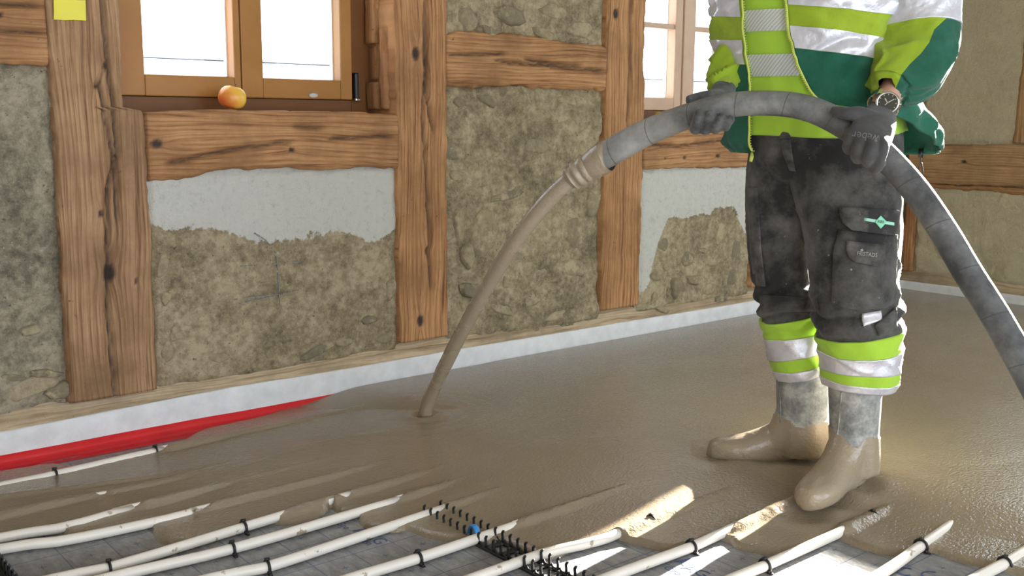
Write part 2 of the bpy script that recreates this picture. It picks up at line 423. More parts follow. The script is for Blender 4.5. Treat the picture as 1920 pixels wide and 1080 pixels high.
w.box(XR+.03, XR+.3, WY1, .03, FZ, ZC).box(XR+.03, XR+.3, -6.2, WY0, FZ, ZC).box(XR+.03, XR+.3, WY0, WY1, FZ, WZ0).box(XR+.03, XR+.3, WY0, WY1, WZ1, ZC)
wallr = w.build('wall_right', CREAM); tag(wallr, kind='structure')
walll = MB().box(-3.4, -3.2, -6.2, .3, FZ, ZC).build('wall_left', CREAM); tag(walll, kind='structure')

def WB(u, v, d): return np.stack([u, -d, v], -1)
def WR(u, v, d): return np.stack([XR-np.asarray(d), u, v], -1)

def timber(name, s0, s1, lo, hi, vert=True, W=WB, proud=.012, depth=.07, knots=(), cracks=(), seed=1, mat=WOOD, rough=1.0, parent=None, label=None):
    """hewn beam: s runs along the grain, lo/hi give the two edges as [(s, pos), ...]"""
    wid = abs(np.mean([q[1] for q in hi])-np.mean([q[1] for q in lo]))
    n = max(12, int((s1-s0)/.009)); m = max(8, int(wid/.0065))
    s = np.linspace(s0, s1, n)[:, None]; c = np.linspace(0, 1, m)[None, :]
    L = np.interp(s[:, 0], [q[0] for q in lo], [q[1] for q in lo])[:, None]+.005*rough*fbm(s*9, 0, 3, seed)+.003*rough*vn(s*45, 1, 1, seed)
    H = np.interp(s[:, 0], [q[0] for q in hi], [q[1] for q in hi])[:, None]+.005*rough*fbm(s*9, 5, 3, seed+9)+.003*rough*vn(s*45, 7, 1, seed)
    p = L+(H-L)*c; s = s+0*p
    g = p+.030*fbm(p*6, s*1.3, seed*3.3, seed, 3)+.006*vn(p*20, s*4, 1, seed)
    k = np.zeros_like(p); d = .004*rough*fbm(p*9, s*2.2, 1, seed+3)+.0022*rough*fbm(p*60, s*6, 2, seed+5)
    d = d-.004*rough*sm(.3, .7, vn(p*14, s*14, 4, seed+2))*sm(0, .5, vn(p*3, s*3, 2, seed+4))
    for (ku, kv, kr) in knots:
        ks, kp = (kv, ku) if vert else (ku, kv)
        ds, dp = (s-ks)/1.5, p-kp; r2 = np.sqrt(ds**2+dp**2)
        g = g+np.sign(dp)*kr*.9*np.exp(-(ds/(kr*2.2))**2)*np.exp(-np.abs(dp)/(kr*1.8))
        k = np.maximum(k, 1-sm(kr*.55, kr*1.0, r2)); d = d-.004*(1-sm(kr*.6, kr, r2))
    for ck in cracks:
        q = np.array(ck, float); q = q if vert else q[:, ::-1]           # (pos, s)
        o = np.argsort(q[:, 1]); q = q[o]
        cp = np.interp(s, q[:, 1], q[:, 0])+.003*vn(s*30, 2, 2, seed+7); ins = sm(q[0, 1]-.02, q[0, 1]+.03, s)*(1-sm(q[-1, 1]-.03, q[-1, 1]+.02, s))
        d = d-.022*ins*np.exp(-((p-cp)/.0055)**2); k = np.maximum(k, .9*ins*np.exp(-((p-cp)/.0042)**2))
    e = np.minimum(c, 1-c)*wid
    d = d-.009*(1-sm(0, .014, e))**2+proud
    G = np.stack([p, s, d], -1)
    A = np.concatenate([G[:, :1], G, G[:, -1:]], 1); A[:, 0, 2] = -depth; A[:, -1, 2] = -depth
    A = np.concatenate([A[:1], A, A[-1:]], 0); A[0, :, 2] = -depth; A[-1, :, 2] = -depth
    pad = lambda x: np.pad(x, 1, mode='edge')
    P = W(A[..., 0], A[..., 1], A[..., 2]) if vert else W(A[..., 1], A[..., 0], A[..., 2])
    F = gfaces(n+2, m+2)
    o = mesh(name, P, F, mat, parent, True, attrs={'grain': pad(g)+seed*.37, 'along': pad(s)+seed, 'knot': pad(k)})
    if label: o['label'] = label
    return o
def panel(name, u0, u1, v0, v1, W=WB, mat=PLAS, amp=.007, base=-.004, seed=1, white=None, step=.0065, parent=None, label=None):
    n, m = int((u1-u0)/step), int((v1-v0)/step)
    u, v = np.meshgrid(np.linspace(u0, u1, n), np.linspace(v0, v1, m), indexing='ij')
    d = base+amp*fbm(u*6, v*6, 1, seed, 5)+amp*.45*np.abs(vn(u*22, v*22, 2, seed+4))
    chip = sm(.25, .45, fbm(u*5, v*5, 9, seed+11, 4)); d = d-amp*.9*chip
    wm = np.zeros_like(u)
    if white is not None: wm = white(u, v); d = d+.004*wm
    e = np.minimum(np.minimum(u-u0, u1-u), np.minimum(v-v0, v1-v))
    d = d-.014*(1-sm(.005, .028+.014*vn(u*18, v*18, 5, seed), e))
    o = mesh(name, W(u, v, d), rev(gfaces(n, m)) if W is WB else gfaces(n, m), mat, parent, True, attrs={'white': wm})
    if label: o['label'] = label
    return o

# back wall posts (positions measured on the wall)
P1 = timber('timber_post', .10, 1.75, [(.1, .838), (1.75, .843)], [(.1, 1.087), (.915, 1.090), (.925, 1.033), (1.75, 1.031)], True, depth=.15,
       knots=[(.965, .46, .022), (.95, .63, .010), (1.04, .43, .006), (.985, 1.035, .009), (.955, .98, .008)],
       cracks=[[(.985, 1.25), (.99, 1.08), (1.0, .95), (1.005, .80), (.975, .70), (.962, .5), (.955, .32), (.962, .1)], [(.962, 1.0), (.985, .85), (1.0, .72), (.995, .6)]], seed=1, parent=wall, mat=WOODG)
P2 = timber('timber_post', .125, 1.75, [(.12, 1.947), (1.75, 1.934)], [(.12, 2.152), (1.75, 2.150)], True, depth=.16,
       knots=[(2.02, 1.115, .019), (2.062, .44, .012), (2.03, .195, .018)],
       cracks=[[(2.055, 1.3), (2.06, 1.1), (2.045, .9), (2.06, .7), (2.07, .5), (2.075, .3)], [(2.07, 1.12), (2.06, 1.0), (2.09, .85)]], seed=2, parent=wall)
P3 = timber('timber_post', .13, 1.75, [(.12, 2.925), (1.75, 2.917)], [(.12, 3.143), (.7, 3.148), (1.06, 3.15), (1.1, 3.14), (1.75, 3.152)], True, depth=.15,
       knots=[(2.965, 1.31, .018)], cracks=[[(3.05, 1.4), (3.055, 1.1), (3.05, .9), (3.06, .75)]], seed=3, parent=wall)
timber('timber_post', .13, 2.4, [(.1, 3.90), (2.4, 3.90)], [(.1, 4.10), (2.4, 4.10)], True, depth=.15, seed=4, parent=wall)
timber('timber_post', .10, 2.4, [(.1, 5.05), (2.4, 5.05)], [(.1, 5.20), (2.4, 5.20)], True, depth=.08, seed=5, parent=wall, cracks=[[(5.12, 1.2), (5.13, .3)]])
for x0, x1, sd_ in ((.84, 1.08, 31), (1.94, 2.15, 32), (2.92, 3.15, 33)):
    pass
timber('timber_rail', -.4, .836, [(-.4, 1.045), (.84, 1.030)], [(-.4, 1.255), (.84, 1.225)], False, depth=.06, knots=[(.72, 1.155, .010)],
       cracks=[[(.3, 1.193), (.6, 1.188), (.83, 1.185)], [(.3, 1.118), (.6, 1.120), (.83, 1.117)]], seed=6, parent=wall)
timber('window_sill_beam', 1.092, 1.942, [(1.09, .717), (1.2, .722), (1.3, .741), (1.5, .745), (1.6, .733), (1.8, .738), (1.94, .733)], [(1.09, .913), (1.5, .922), (1.94, .913)], False,
       depth=.16, proud=.014, knots=[(1.118, .822, .016), (1.545, .80, .009)],
       cracks=[[(1.14, .765), (1.28, .79), (1.45, .815), (1.55, .825)], [(1.68, .83), (1.8, .838), (1.93, .84)], [(1.55, .87), (1.66, .868)]], seed=7, parent=wall)
timber('timber_rail', 2.150, 2.922, [(2.15, 1.012), (2.5, 1.022), (2.92, 1.010)], [(2.15, 1.190), (2.4, 1.205), (2.7, 1.190), (2.92, 1.182)], False, depth=.06, proud=.010, rough=1.8,
       cracks=[[(2.16, 1.118), (2.3, 1.125), (2.42, 1.130)], [(2.36, 1.105), (2.55, 1.10), (2.75, 1.093), (2.91, 1.09)], [(2.5, 1.12), (2.6, 1.108), (2.78, 1.105)]], seed=8, parent=wall)
timber('window_sill_beam', 3.15, 3.905, [(3.15, .700), (3.9, .690)], [(3.15, .885), (3.9, .885)], False, depth=.16, knots=[(3.62, .745, .011), (3.40, .742, .009), (3.28, .74, .007)],
       cracks=[[(3.16, .80), (3.35, .79), (3.5, .80), (3.7, .815)]], seed=9, parent=wall)
# rough mortised jamb pieces beside the first window
for a, b, z0, z1, pr in ((.035, .075, .93, 1.20, .0), (.085, .155, .93, 1.02, .006), (.09, .155, 1.03, 1.14, -.008), (.085, .155, 1.15, 1.5, .008)):
    timber('jamb_board', z0, z1, [(z0, a), (z1, a)], [(z0, b), (z1, b)], True, W=lambda u, v, d: np.stack([1.934-np.asarray(d), u, v], -1), proud=.012+pr, depth=.02, seed=int(a*900+z0*70), parent=wall, rough=1.4)

# infill panels
n2 = lambda u, v, s: fbm(u*7, v*7, 3, s, 5)
panel('plaster_panel', -.45, .846, .085, 1.042, mat=PLASG, seed=21, parent=wall)
panel('plaster_panel', 1.080, 1.955, .085, .745, mat=PLAS, seed=22, parent=wall, amp=.0055, white=lambda u, v: sm(-.03, .03, v-(.565+.05*n2(u, v, 5)-.04*sm(1.15, 1.5, u)+.05*sm(1.85, 1.45, u)*0+.0)), label='rubble plaster panel whitewashed along its top')
panel('plaster_panel', 2.142, 2.93, .085, 1.022, mat=PLAS, seed=23, parent=wall, amp=.016)
panel('plaster_panel', 2.142, 2.93, 1.172, 1.8, mat=PLAS, seed=24, parent=wall, amp=.014)
panel('plaster_panel', 3.138, 3.91, .085, .705, mat=PLAS, seed=25, parent=wall, amp=.010, white=lambda u, v: sm(-.03, .03, v-(.46+.07*n2(u, v, 8)-.30*sm(3.32, 3.18, u)-.12*sm(3.75, 3.9, u)+.03)), label='flaking whitewash over rubble plaster')
panel('plaster_panel', 4.09, 5.06, .085, 2.4, mat=PLAS, seed=26, parent=wall, step=.02)
# stones showing in the rubble
def stone(px, py, w, h, prot=.013, seed=0, rot=0.0, y=.004):
    """angular lump half sunk in the mortar"""
    C = wl(px, py, y); mp = mpx(C); a, b = w*mp/2/.80, h*mp/2
    n, m = 8, 18
    rh = np.linspace(0, 1, n)[:, None]; th = np.linspace(0, 2*math.pi, m, endpoint=False)[None, :]
    rs = np.random.RandomState(seed); pl = [(rs.uniform(0, 6.28), rs.uniform(.70, 1.05)) for _ in range(7)]
    rr = np.min([np.where(np.cos(th-t) > .2, k/np.maximum(np.cos(th-t), .2), 9) for t, k in pl]+[np.full((1, m), 1.25)], 0)
    rr = rr*(1+.10*vn(np.cos(th)*3, np.sin(th)*3, seed, seed))
    lx = rh*np.cos(th)*a*rr; lz = rh*np.sin(th)*b*rr
    tilt = rs.uniform(-.35, .35, 2)
    d = prot*(1-rh**5)*(.75+tilt[0]*rh*np.cos(th)+tilt[1]*rh*np.sin(th))+.0022*fbm(lx*60, lz*60, seed, seed, 3)*(1-rh**4)-.012*(rh > .99)
    cr, sr = math.cos(rot), math.sin(rot)
    P = np.stack([C[0]+cr*lx-sr*lz, C[1]-d+0*lx, C[2]+sr*lx+cr*lz], -1)
    return mesh('stone', P, rev(gfaces(n, m, True)), STONE, wall, True)
ST = [(852, 268, 40, 60), (905, 425, 60, 95), (880, 480, 26, 50), (930, 372, 26, 18), (960, 475, 46, 34), (985, 505, 20, 18), (1012, 460, 52, 34), (1080, 432, 62, 74), (1110, 380, 34, 50),
      (968, 525, 16, 42), (948, 530, 16, 34), (1005, 520, 60, 36), (1075, 505, 60, 36), (1000, 560, 70, 30), (1095, 560, 40, 34), (940, 580, 60, 24), (1045, 590, 52, 22), (885, 545, 34, 40), (860, 415, 24, 70),
      (950, 365, 70, 26), (1065, 188, 36, 24), (985, 185, 40, 26), (865, 195, 30, 24), (918, 188, 40, 22), (1104, 188, 28, 22), (1070, 240, 70, 46), (1010, 275, 70, 30), (860, 330, 30, 26), (1095, 300, 44, 36),
      (1020, 65, 50, 22), (1092, 55, 56, 36), (880, 40, 36, 44), (960, 30, 70, 40), (1040, 20, 60, 30), (1110, 20, 26, 40), (920, 60, 40, 22),
      (1288, 485, 34, 32), (1262, 472, 18, 22), (1270, 545, 26, 40), (1350, 440, 40, 44), (1318, 470, 22, 14), (1340, 490, 40, 20), (1240, 455, 26, 34), (1225, 560, 20, 24), (1330, 540, 34, 26), (1378, 470, 26, 44),
      (1230, 515, 24, 34), (1372, 520, 30, 40), (1300, 525, 40, 20), (1350, 560, 30, 16), (1240, 580, 30, 14), (1250, 500, 20, 20),
      (330, 625, 28, 34), (312, 660, 22, 50), (305, 500, 22, 44), (720, 635, 34, 26), (600, 655, 90, 18), (690, 600, 30, 20), (310, 560, 20, 30), (640, 640, 34, 20), (735, 540, 20, 50), (410, 672, 40, 20),
      (50, 728, 90, 44), (105, 735, 44, 34), (20, 708, 40, 22), (85, 700, 50, 20), (60, 620, 30, 26)]
for i, (px, py, ww, hh) in enumerate(ST):
    stone(px, py, ww, hh, (.010 if px > 830 else .007)+.005*random.random(), i+1, random.uniform(-.3, .3))
# faint blue chalk marks
CHALK = plain('blue_chalk', (.15, .18, .23), (.26, .235, .18), 120, .95, lo=.45, hi=.55)
def chalk(pts):
    P = cat(np.array([[*wl(a, b, -.0105)] for a, b in pts]), 24)
    b = MB()
    for i in range(23):
        if random.random() < .42: continue
        wd_ = .0008+.0010*random.random(); q, r = P[i], P[i+1]; t = nrm(r-q); s_ = np.array([-t[2], 0, t[0]])*wd_
        b.add([q-s_, q+s_, r+s_, r-s_, q-s_+[0, .004, 0], q+s_+[0, .004, 0], r+s_+[0, .004, 0], r-s_+[0, .004, 0]], [(0, 3, 2, 1), (4, 5, 6, 7), (0, 1, 5, 4), (2, 3, 7, 6), (1, 2, 6, 5), (3, 0, 4, 7)])
    b.build('chalk_mark', CHALK, wall)
for pts in ([(518, 470), (521, 510), (524, 550), (526, 588)], [(440, 562), (480, 556), (520, 552), (560, 544)], [(446, 570), (490, 560), (530, 552)], [(452, 499), (478, 497)], [(478, 437), (500, 452), (518, 475)], [(500, 497), (540, 492), (585, 486)]): chalk(pts)
# timber sole plate under the wall
def sole(name, W, u0, u1, seed, yo):
    n = int((u1-u0)/.012); u = np.linspace(u0, u1, n)[:, None]; th = np.linspace(0, 1, 10)[None, :]
    v = .028+.098*np.sin(th*math.pi/2)**.8+.006*fbm(u*4, th*2, 1, seed); d = yo-.0*u-.040*(1-np.cos(th*math.pi/2))**1.2+.005*fbm(u*6, th*4, 2, seed)+.004*fbm(u*30, th*9, 2, seed)
    u = u+0*v; g = th*.12+.02*fbm(u*2, th*3, 1, seed)
    k = .0*u
    P = W(u, v, d); F = gfaces(n, 10)
    return mesh(name, P, rev(F) if W is WB else F, SOLE, None, True, attrs={'grain': g+0*u, 'along': u, 'knot': k})
def sole_mat():
    m = wood_mat('dusty_sole_plate', (.50, .39, .255), (.37, .27, .165), (.20, .125, .07)); return m
SOLE = sole_mat()
for nm_, o in (('trim_1', sole('trim_1', WB, -.5, XR, 41, -.002)), ('trim_2', sole('trim_2', WR, -2.7, 0.0, 42, -.002))): tag(o, kind='structure')

# right wall dressing
timber('timber_rail', -2.65, -.02, [(-.8, .590), (-.02, .575)], [(-.8, .797), (-.02, .780)], False, W=WR, depth=.03, proud=.014, seed=51, mat=WOODP, parent=wallr, knots=[(-.33, .70, .012)], rough=.6)
timber('timber_brace', .80, 2.4, [(.8, -.65), (2.4, -.65)], [(.8, -.564), (1.2, -.575), (2.4, -.62)], True, W=WR, depth=.03, proud=.010, seed=52, mat=WOODP, parent=wallr, rough=.8)
timber('timber_post', .10, 2.4, [(.1, -.085), (2.4, -.085)], [(.1, -.015), (2.4, -.015)], True, W=WR, depth=.03, proud=.012, seed=53, parent=wallr)
timber('timber_rail', -2.65, -.07, [(-.8, .545), (-.4, .555), (-.07, .550)], [(-.8, .585), (-.07, .58)], False, W=WR, depth=.03, proud=-.002, seed=54, parent=wallr, rough=2.0)
panel('plaster_panel', -2.65, -.075, .085, .555, W=WR, step=.009, mat=CREAM, seed=27, parent=wallr, amp=.006, base=.002)
panel('plaster_panel', -.65, -.075, .785, 2.4, W=WR, mat=CREAM, seed=28, parent=wallr, amp=.003, base=.002, step=.009)

# windows
def pane(b, x0, x1, z0, z1, y): b.box(x0, x1, y, y+.006, z0, z1)
def sash(nm_, par, x0, x1, z0, z1, y0, y1, gx0, gx1, gz0, gz1, mat_, bars=(), vb=()):
    """sash frame round a glass opening, with glazing bars, each pane its own"""
    b = MB(); bv = .004
    b.box(x0, gx0, y0, y1, z0, z1, bv).box(gx1, x1, y0, y1, z0, z1, bv).box(gx0, gx1, y0, y1, z0, gz0, bv).box(gx0, gx1, y0, y1, gz1, z1, bv)
    f = b.build('sash', mat_, par, True)
    for m_ in f.data.polygons: m_.use_smooth = False
    zs = [gz0]+list(bars)+[gz1]
    for z in bars: MB().box(gx0, gx1, y0+.008, y1-.01, z-.011, z+.011, .003).build('glazing_bar', mat_, f)
    for a, c in zip(zs[:-1], zs[1:]):
        q = MB(); pane(q, gx0-.004, gx1+.004, a-.004, c+.004, (y0+y1)/2+.008); q.build('pane', GLASS, f)
    sp = MB(); ym = (y0+y1)/2+.016
    sp.box(gx1-.004, gx1+.002, ym, ym+.018, gz0, gz1).box(gx0-.002, gx0+.004, ym, ym+.018, gz0, gz1).box(gx0, gx1, ym, ym+.018, gz0-.002, gz0+.003)
    sp.build('reveal_strip', REVEAL_LIT, f)  # strips behind the glass, coloured as the skylit reveal
    return f
X = lambda px, py, y: float(wl(px, py, y)[0]); Z = lambda px, py, y: float(wl(px, py, y)[2])
win = empty('window_1', (1.48, .16, .92)); tag(win, kind='structure')
YF = .145
xa, xb, xc, xd = X(229, 120, YF), X(453, 160, YF), X(455, 165, YF), X(661, 165, YF)
zb1, zb2 = Z(340, 181, YF), Z(340, 181, YF)
g = [X(266, 120, YF+.02), X(434, 120, YF+.02), X(488, 120, YF+.02), X(633, 120, YF+.02)]; gz = Z(350, 142, YF+.02)
sash('sash', win, xa-.02, xb, zb1, 2.0, YF, YF+.065, g[0], g[1], gz, 1.94, SASH)
sash('sash', win, xc, xd, zb1, 2.0, YF, YF+.065, g[2], g[3], gz, 1.94, SASH)
xe_ = 1.99
MB().box(xa-.12, xa-.02, YF+.02, YF+.10, .90, 2.06).box(xd+.002, xe_, YF+.012, YF+.10, .90, 2.06).box(xa-.02, xd+.002, YF+.015, YF+.10, .90, zb1-.002).box(xa-.02, xd+.002, YF+.068, YF+.10, .90, zb1+.02).box(xa-.02, xd+.002, YF+.015, YF+.10, 2.0, 2.06).build('window_frame', SASHD, win)
hx = X(666, 160, YF)
h = MB().box(hx-.007, hx+.007, YF-.014, YF+.014, Z(666, 187, YF), Z(666, 137, YF), .003).build('hinge', BLACK, win)
MB().box(hx-.008, hx+.014, YF-.016, YF+.012, Z(666, 190, YF), Z(666, 184, YF), .003).build('hinge_pin', STEEL, h)
cx_, cz_ = X(587, 179, YF), Z(587, 179, YF)
b = MB(); th = np.linspace(0, 2*math.pi, 20, endpoint=False)
Gc = np.stack([np.stack([cx_+k*.0165*np.cos(th), np.full(20, YF-dy), cz_+k*.0085*np.sin(th)], -1) for k, dy in ((1, -.002), (1, .003), (.85, .006), (.3, .007))])
b.grid(Gc[::-1]).build('drain_cap', GREYP, win, True)
win2 = empty('window_2', (3.5, .16, .89)); tag(win2, kind='structure')
YF2 = .145
a_ = [X(1190, 190, YF2), X(1276, 190, YF2), X(1279, 190, YF2), X(1279, 190, YF2)+.40]
g2 = [a_[0]+.045, X(1259, 120, YF2+.02), X(1296, 120, YF2+.02), a_[3]-.05]
z2b, z2g = Z(1240, 207, YF2), Z(1235, 183.5, YF2+.02)
m1 = Z(1240, 49, YF2+.02); dz = m1-z2g
sash('sash', win2, a_[0], a_[1], z2b, 2.03, YF2, YF2+.06, g2[0], g2[1], z2g, 1.98, SASHP, (m1, m1+dz, m1+2*dz))
sash('sash', win2, a_[2], a_[3], z2b, 2.03, YF2, YF2+.06, g2[2], g2[3], z2g, 1.98, SASHP, (m1, m1+dz, m1+2*dz))
MB().box(3.10, a_[0]-.002, YF2+.01, YF2+.1, .87, 2.06).box(a_[3]+.002, 3.96, YF2+.01, YF2+.1, .87, 2.06).box(a_[0], a_[3], YF2+.01, YF2+.1, .87, z2b-.002).box(a_[0], a_[3], YF2+.063, YF2+.1, .87, z2b+.02).box(a_[0], a_[3], YF2+.01, YF2+.1, 2.032, 2.06).build('window_frame', SASHD, win2)
win3 = empty('window_3', (XR+.2, -1.7, .9)); tag(win3, kind='structure')
b = MB()
for y0, y1, z0, z1 in ((WY0, WY0+.06, WZ0, WZ1), (WY1-.06, WY1, WZ0, WZ1), (WY0, WY1, WZ0, WZ0+.06), (WY0, WY1, WZ1-.06, WZ1)): b.box(XR+.13, XR+.2, y0, y1, z0, z1)
b.build('window_frame', SASHD, win3)
MB().box(XR+.16, XR+.166, WY0+.06, WY1-.06, WZ0+.06, WZ1-.06).build('pane', GLASS, win3)

# neighbour's pale roof far outside
nb = empty('neighbour_house', (14, 16, 0)); tag(nb, 'pale snowy roof edge of a house beyond the left window', 'house')
mp_ = plain('white_roof', (.82, .82, .84), rough=.7)
MB().box(2, 30, 16.2, 24, -3, 1.95).build('wall', mp_, nb)
MB().box(1.5, 30.5, 15.9, 24.2, 1.97, 2.0).build('gutter', plain('grey_gutter', (.30, .33, .36), rough=.6), nb)
MB().add([(1.5, 15.9, 2.0), (30.5, 15.9, 2.0), (30.5, 24.2, 2.0), (1.5, 24.2, 2.0), (1.5, 20, 2.5), (30.5, 20, 2.5)], [(0, 1, 5, 4), (2, 3, 4, 5), (0, 4, 3), (1, 2, 5), (0, 3, 2, 1)]).build('roof', mp_, nb)

# ================================================================ floor build-up
PR, PZ = .0118, FZ+.0128
PIPES = {  # visible run of each pipe, where it dips under, clip places
 'A': ([(0, 908), (103, 886), (297, 842)], (297, 842), [(103, 886), (292, 843)]),
 'B': ([(0, 932), (160, 913), (317, 893)], (-300, 960), []),
 'C': ([(0, 965), (137, 936), (300, 905)], (-300, 1010), []),
 'D': ([(0, 1004), (120, 984), (243, 951)], (243, 951), []),
 'E': ([(0, 1025), (125, 1008), (300, 972), (370, 955)], (370, 955), []),
 'F': ([(105, 1080), (204, 1060), (457, 984), (514, 967), (655, 925)], (514, 967), [(204, 1060), (456, 984)]),
 'G': ([(190, 1082), (436, 1024), (738, 937)], (738, 937), [(435, 1024)]),
 'H': ([(387, 1082), (501, 1058), (818, 955)], (818, 955), [(501, 1058)]),
 'I': ([(650, 1082), (784, 1042), (953, 986)], (953, 986), [(784, 1042)]),
 'J': ([(880, 1082), (1020, 1033), (1135, 1005)], (1135, 1005), [(1205, 967)]),
 'K': ([(1130, 1082), (1296, 1021), (1360, 993)], (1360, 993), [(1296, 1021)]),
 'L': ([(1370, 1082), (1434, 1056), (1570, 996)], (1570, 996), [(1434, 1056), (1620, 960)]),
 'M': ([(1637, 1080), (1727, 1019), (1850, 938)], (1790, 978), [(1727, 1019)]),
 'N': ([(1820, 1085), (1884, 1052), (1925, 1028)], (1930, 1025), [(1884, 1052)])}
PL = {'A': 'white heating pipe nearest the wall, beside the red film', 'B': 'heating pipe buried under a ridge of screed, next in from the wall pipe',
 'C': 'screed covered heating pipe showing one small white spot', 'D': 'white heating pipe half coated by screed at the left edge, ends in a point',
 'E': 'screed speckled white heating pipe curving along the left edge of bare foil', 'F': 'white heating pipe with two clips and a flat end beside a screed tongue',
 'G': 'white heating pipe between the two screed tongues left of the black rail', 'H': 'white heating pipe ending just short of the row of black rail tips',
 'I': 'white heating pipe lying in the black rail next to the blue clip', 'J': 'white heating pipe crossing the front end of the black rail',
 'K': 'white heating pipe with its sunlit strip of foil below, left of the boots', 'L': 'white heating pipe beside the large sunlit patch of foil',
 'M': 'glossy heating pipe with one clip, half sunk in screed, next to the corner pipe', 'N': 'heating pipe nearest the lower right corner, with one black clip'}
runs = {}
for k, (pts, end, clips) in PIPES.items():
    P = np.array([fl(a, b, PZ+.006) for a, b in pts]); P[:, 2] = PZ
    P = P[np.argsort(P[:, 0])]; sl = (P[1, 1]-P[0, 1])/(P[1, 0]-P[0, 0])
    P = np.vstack([[P[0, 0]-.7, P[0, 1]-sl*.35, PZ], P, [P[-1, 0]+.35, P[-1, 1]+.005, PZ], [4.9, P[-1, 1]+.01, PZ]])
    runs[k] = P
def clip_mesh():
    b = MB(); th = np.linspace(-.5, math.pi+.5, 15); r = PR+.003
    b.tube(np.stack([0*th, r*np.cos(th), r*np.sin(th)], -1), .0032, 6, ref=(1, 0, 0))
    for s in (-1, 1):
        y = s*r*math.cos(-.5); z = r*math.sin(-.5)
        b.box(-.004, .004, y-.003, y+.003, -PR-.004, z+.003); b.add([(-.004, y, -PR+.006), (.004, y, -PR+.006), (.004, y+s*.010, -PR-.001), (-.004, y+s*.010, -PR-.001), (0, y, -PR-.004)], [(0, 1, 2, 3), (0, 3, 4), (1, 4, 2), (0, 4, 1), (2, 4, 3)])
    b.box(-.005, .005, -.004, .004, r+.001, r+.005)
    me = b.build('clip', BLACK, None, True); d = me.data; bpy.data.objects.remove(me); return d
CLIP = clip_mesh()
for k, (pts, end, clips) in PIPES.items():
    R = runs[k]; P = cat(R[:, :3], 90)
    G, _, _ = tube(P, PR, 16, ref=(0, 0, 1))
    b = MB().grid(G); o = b.build('heating_pipe', PIPE, None, True)
    tag(o, PL[k], 'pipe', 'white underfloor heating pipes')
    for c in clips:
        q = fl(*c, PZ+.006); i = np.argmin(np.abs(P[:, 0]-q[0])); dv = P[min(i+1, 89)]-P[i-1]
        e = bpy.data.objects.new('clip', CLIP); link(e, o); e.location = (q[0], np.interp(q[0], P[:, 0], P[:, 1]), PZ); e.rotation_euler = (0, 0, math.atan2(dv[1], dv[0]))

# the wet screed: a height field that meets the foil along its real flow front
FRONT = [(-260, 1015), (-120, 1012), (0, 1001), (118, 996), (125, 1006), (240, 984), (300, 974), (287, 985), (285, 995), (298, 1011), (322, 1018), (420, 1003), (500, 980), (520, 979), (541, 981), (582, 972), (612, 957), (621, 946), (630, 957),
         (642, 962), (690, 954), (676, 962), (672, 972), (680, 984), (698, 990), (740, 995), (763, 991), (795, 1003), (825, 1009), (845, 1012), (900, 1012), (942, 1015), (966, 1024), (993, 1034), (1010, 1043), (1030, 1044), (1055, 1038), (1120, 1012), (1152, 1006),
         (1180, 1015), (1214, 1023), (1246, 1030), (1290, 1026), (1351, 1008), (1382, 1025), (1408, 1031), (1455, 1036), (1520, 1022), (1566, 1006), (1598, 1019), (1634, 1031), (1682, 1038), (1710, 1034), (1741, 1030), (1779, 1043), (1815, 1053), (1850, 1060), (1880, 1066), (1935, 1085)]
BACK = [(650, 729), (600, 741), (560, 752), (500, 776), (430, 792), (373, 806), (331, 830), (300, 843), (240, 860), (150, 874), (128, 870), (106, 866), (80, 868), (63, 871), (0, 881), (-140, 905), (-260, 925)]
fp = np.array([fl(a, b, FZ+.006)[:2] for a, b in FRONT]); bp = np.array([fl(a, b, FZ+.010)[:2] for a, b in BACK])
def dens(P):
    Q = cat(np.c_[P, np.zeros(len(P))], len(P)*3)[:, :2]; return Q
fp, bp = dens(fp), dens(bp)
fp = np.vstack([fp, [2.75, -2.35], [3.4, -2.5], [5.4, -2.55]])
bp[:, 1] = np.minimum(bp[:, 1], .02); bp[0] = (bp[0][0], .03)
POLY = np.vstack([fp, [5.4, .05], bp])
SEG = [(fp[i], fp[i+1]) for i in range(len(fp)-1)]+[(bp[i], bp[i+1]) for i in range(len(bp)-1)]
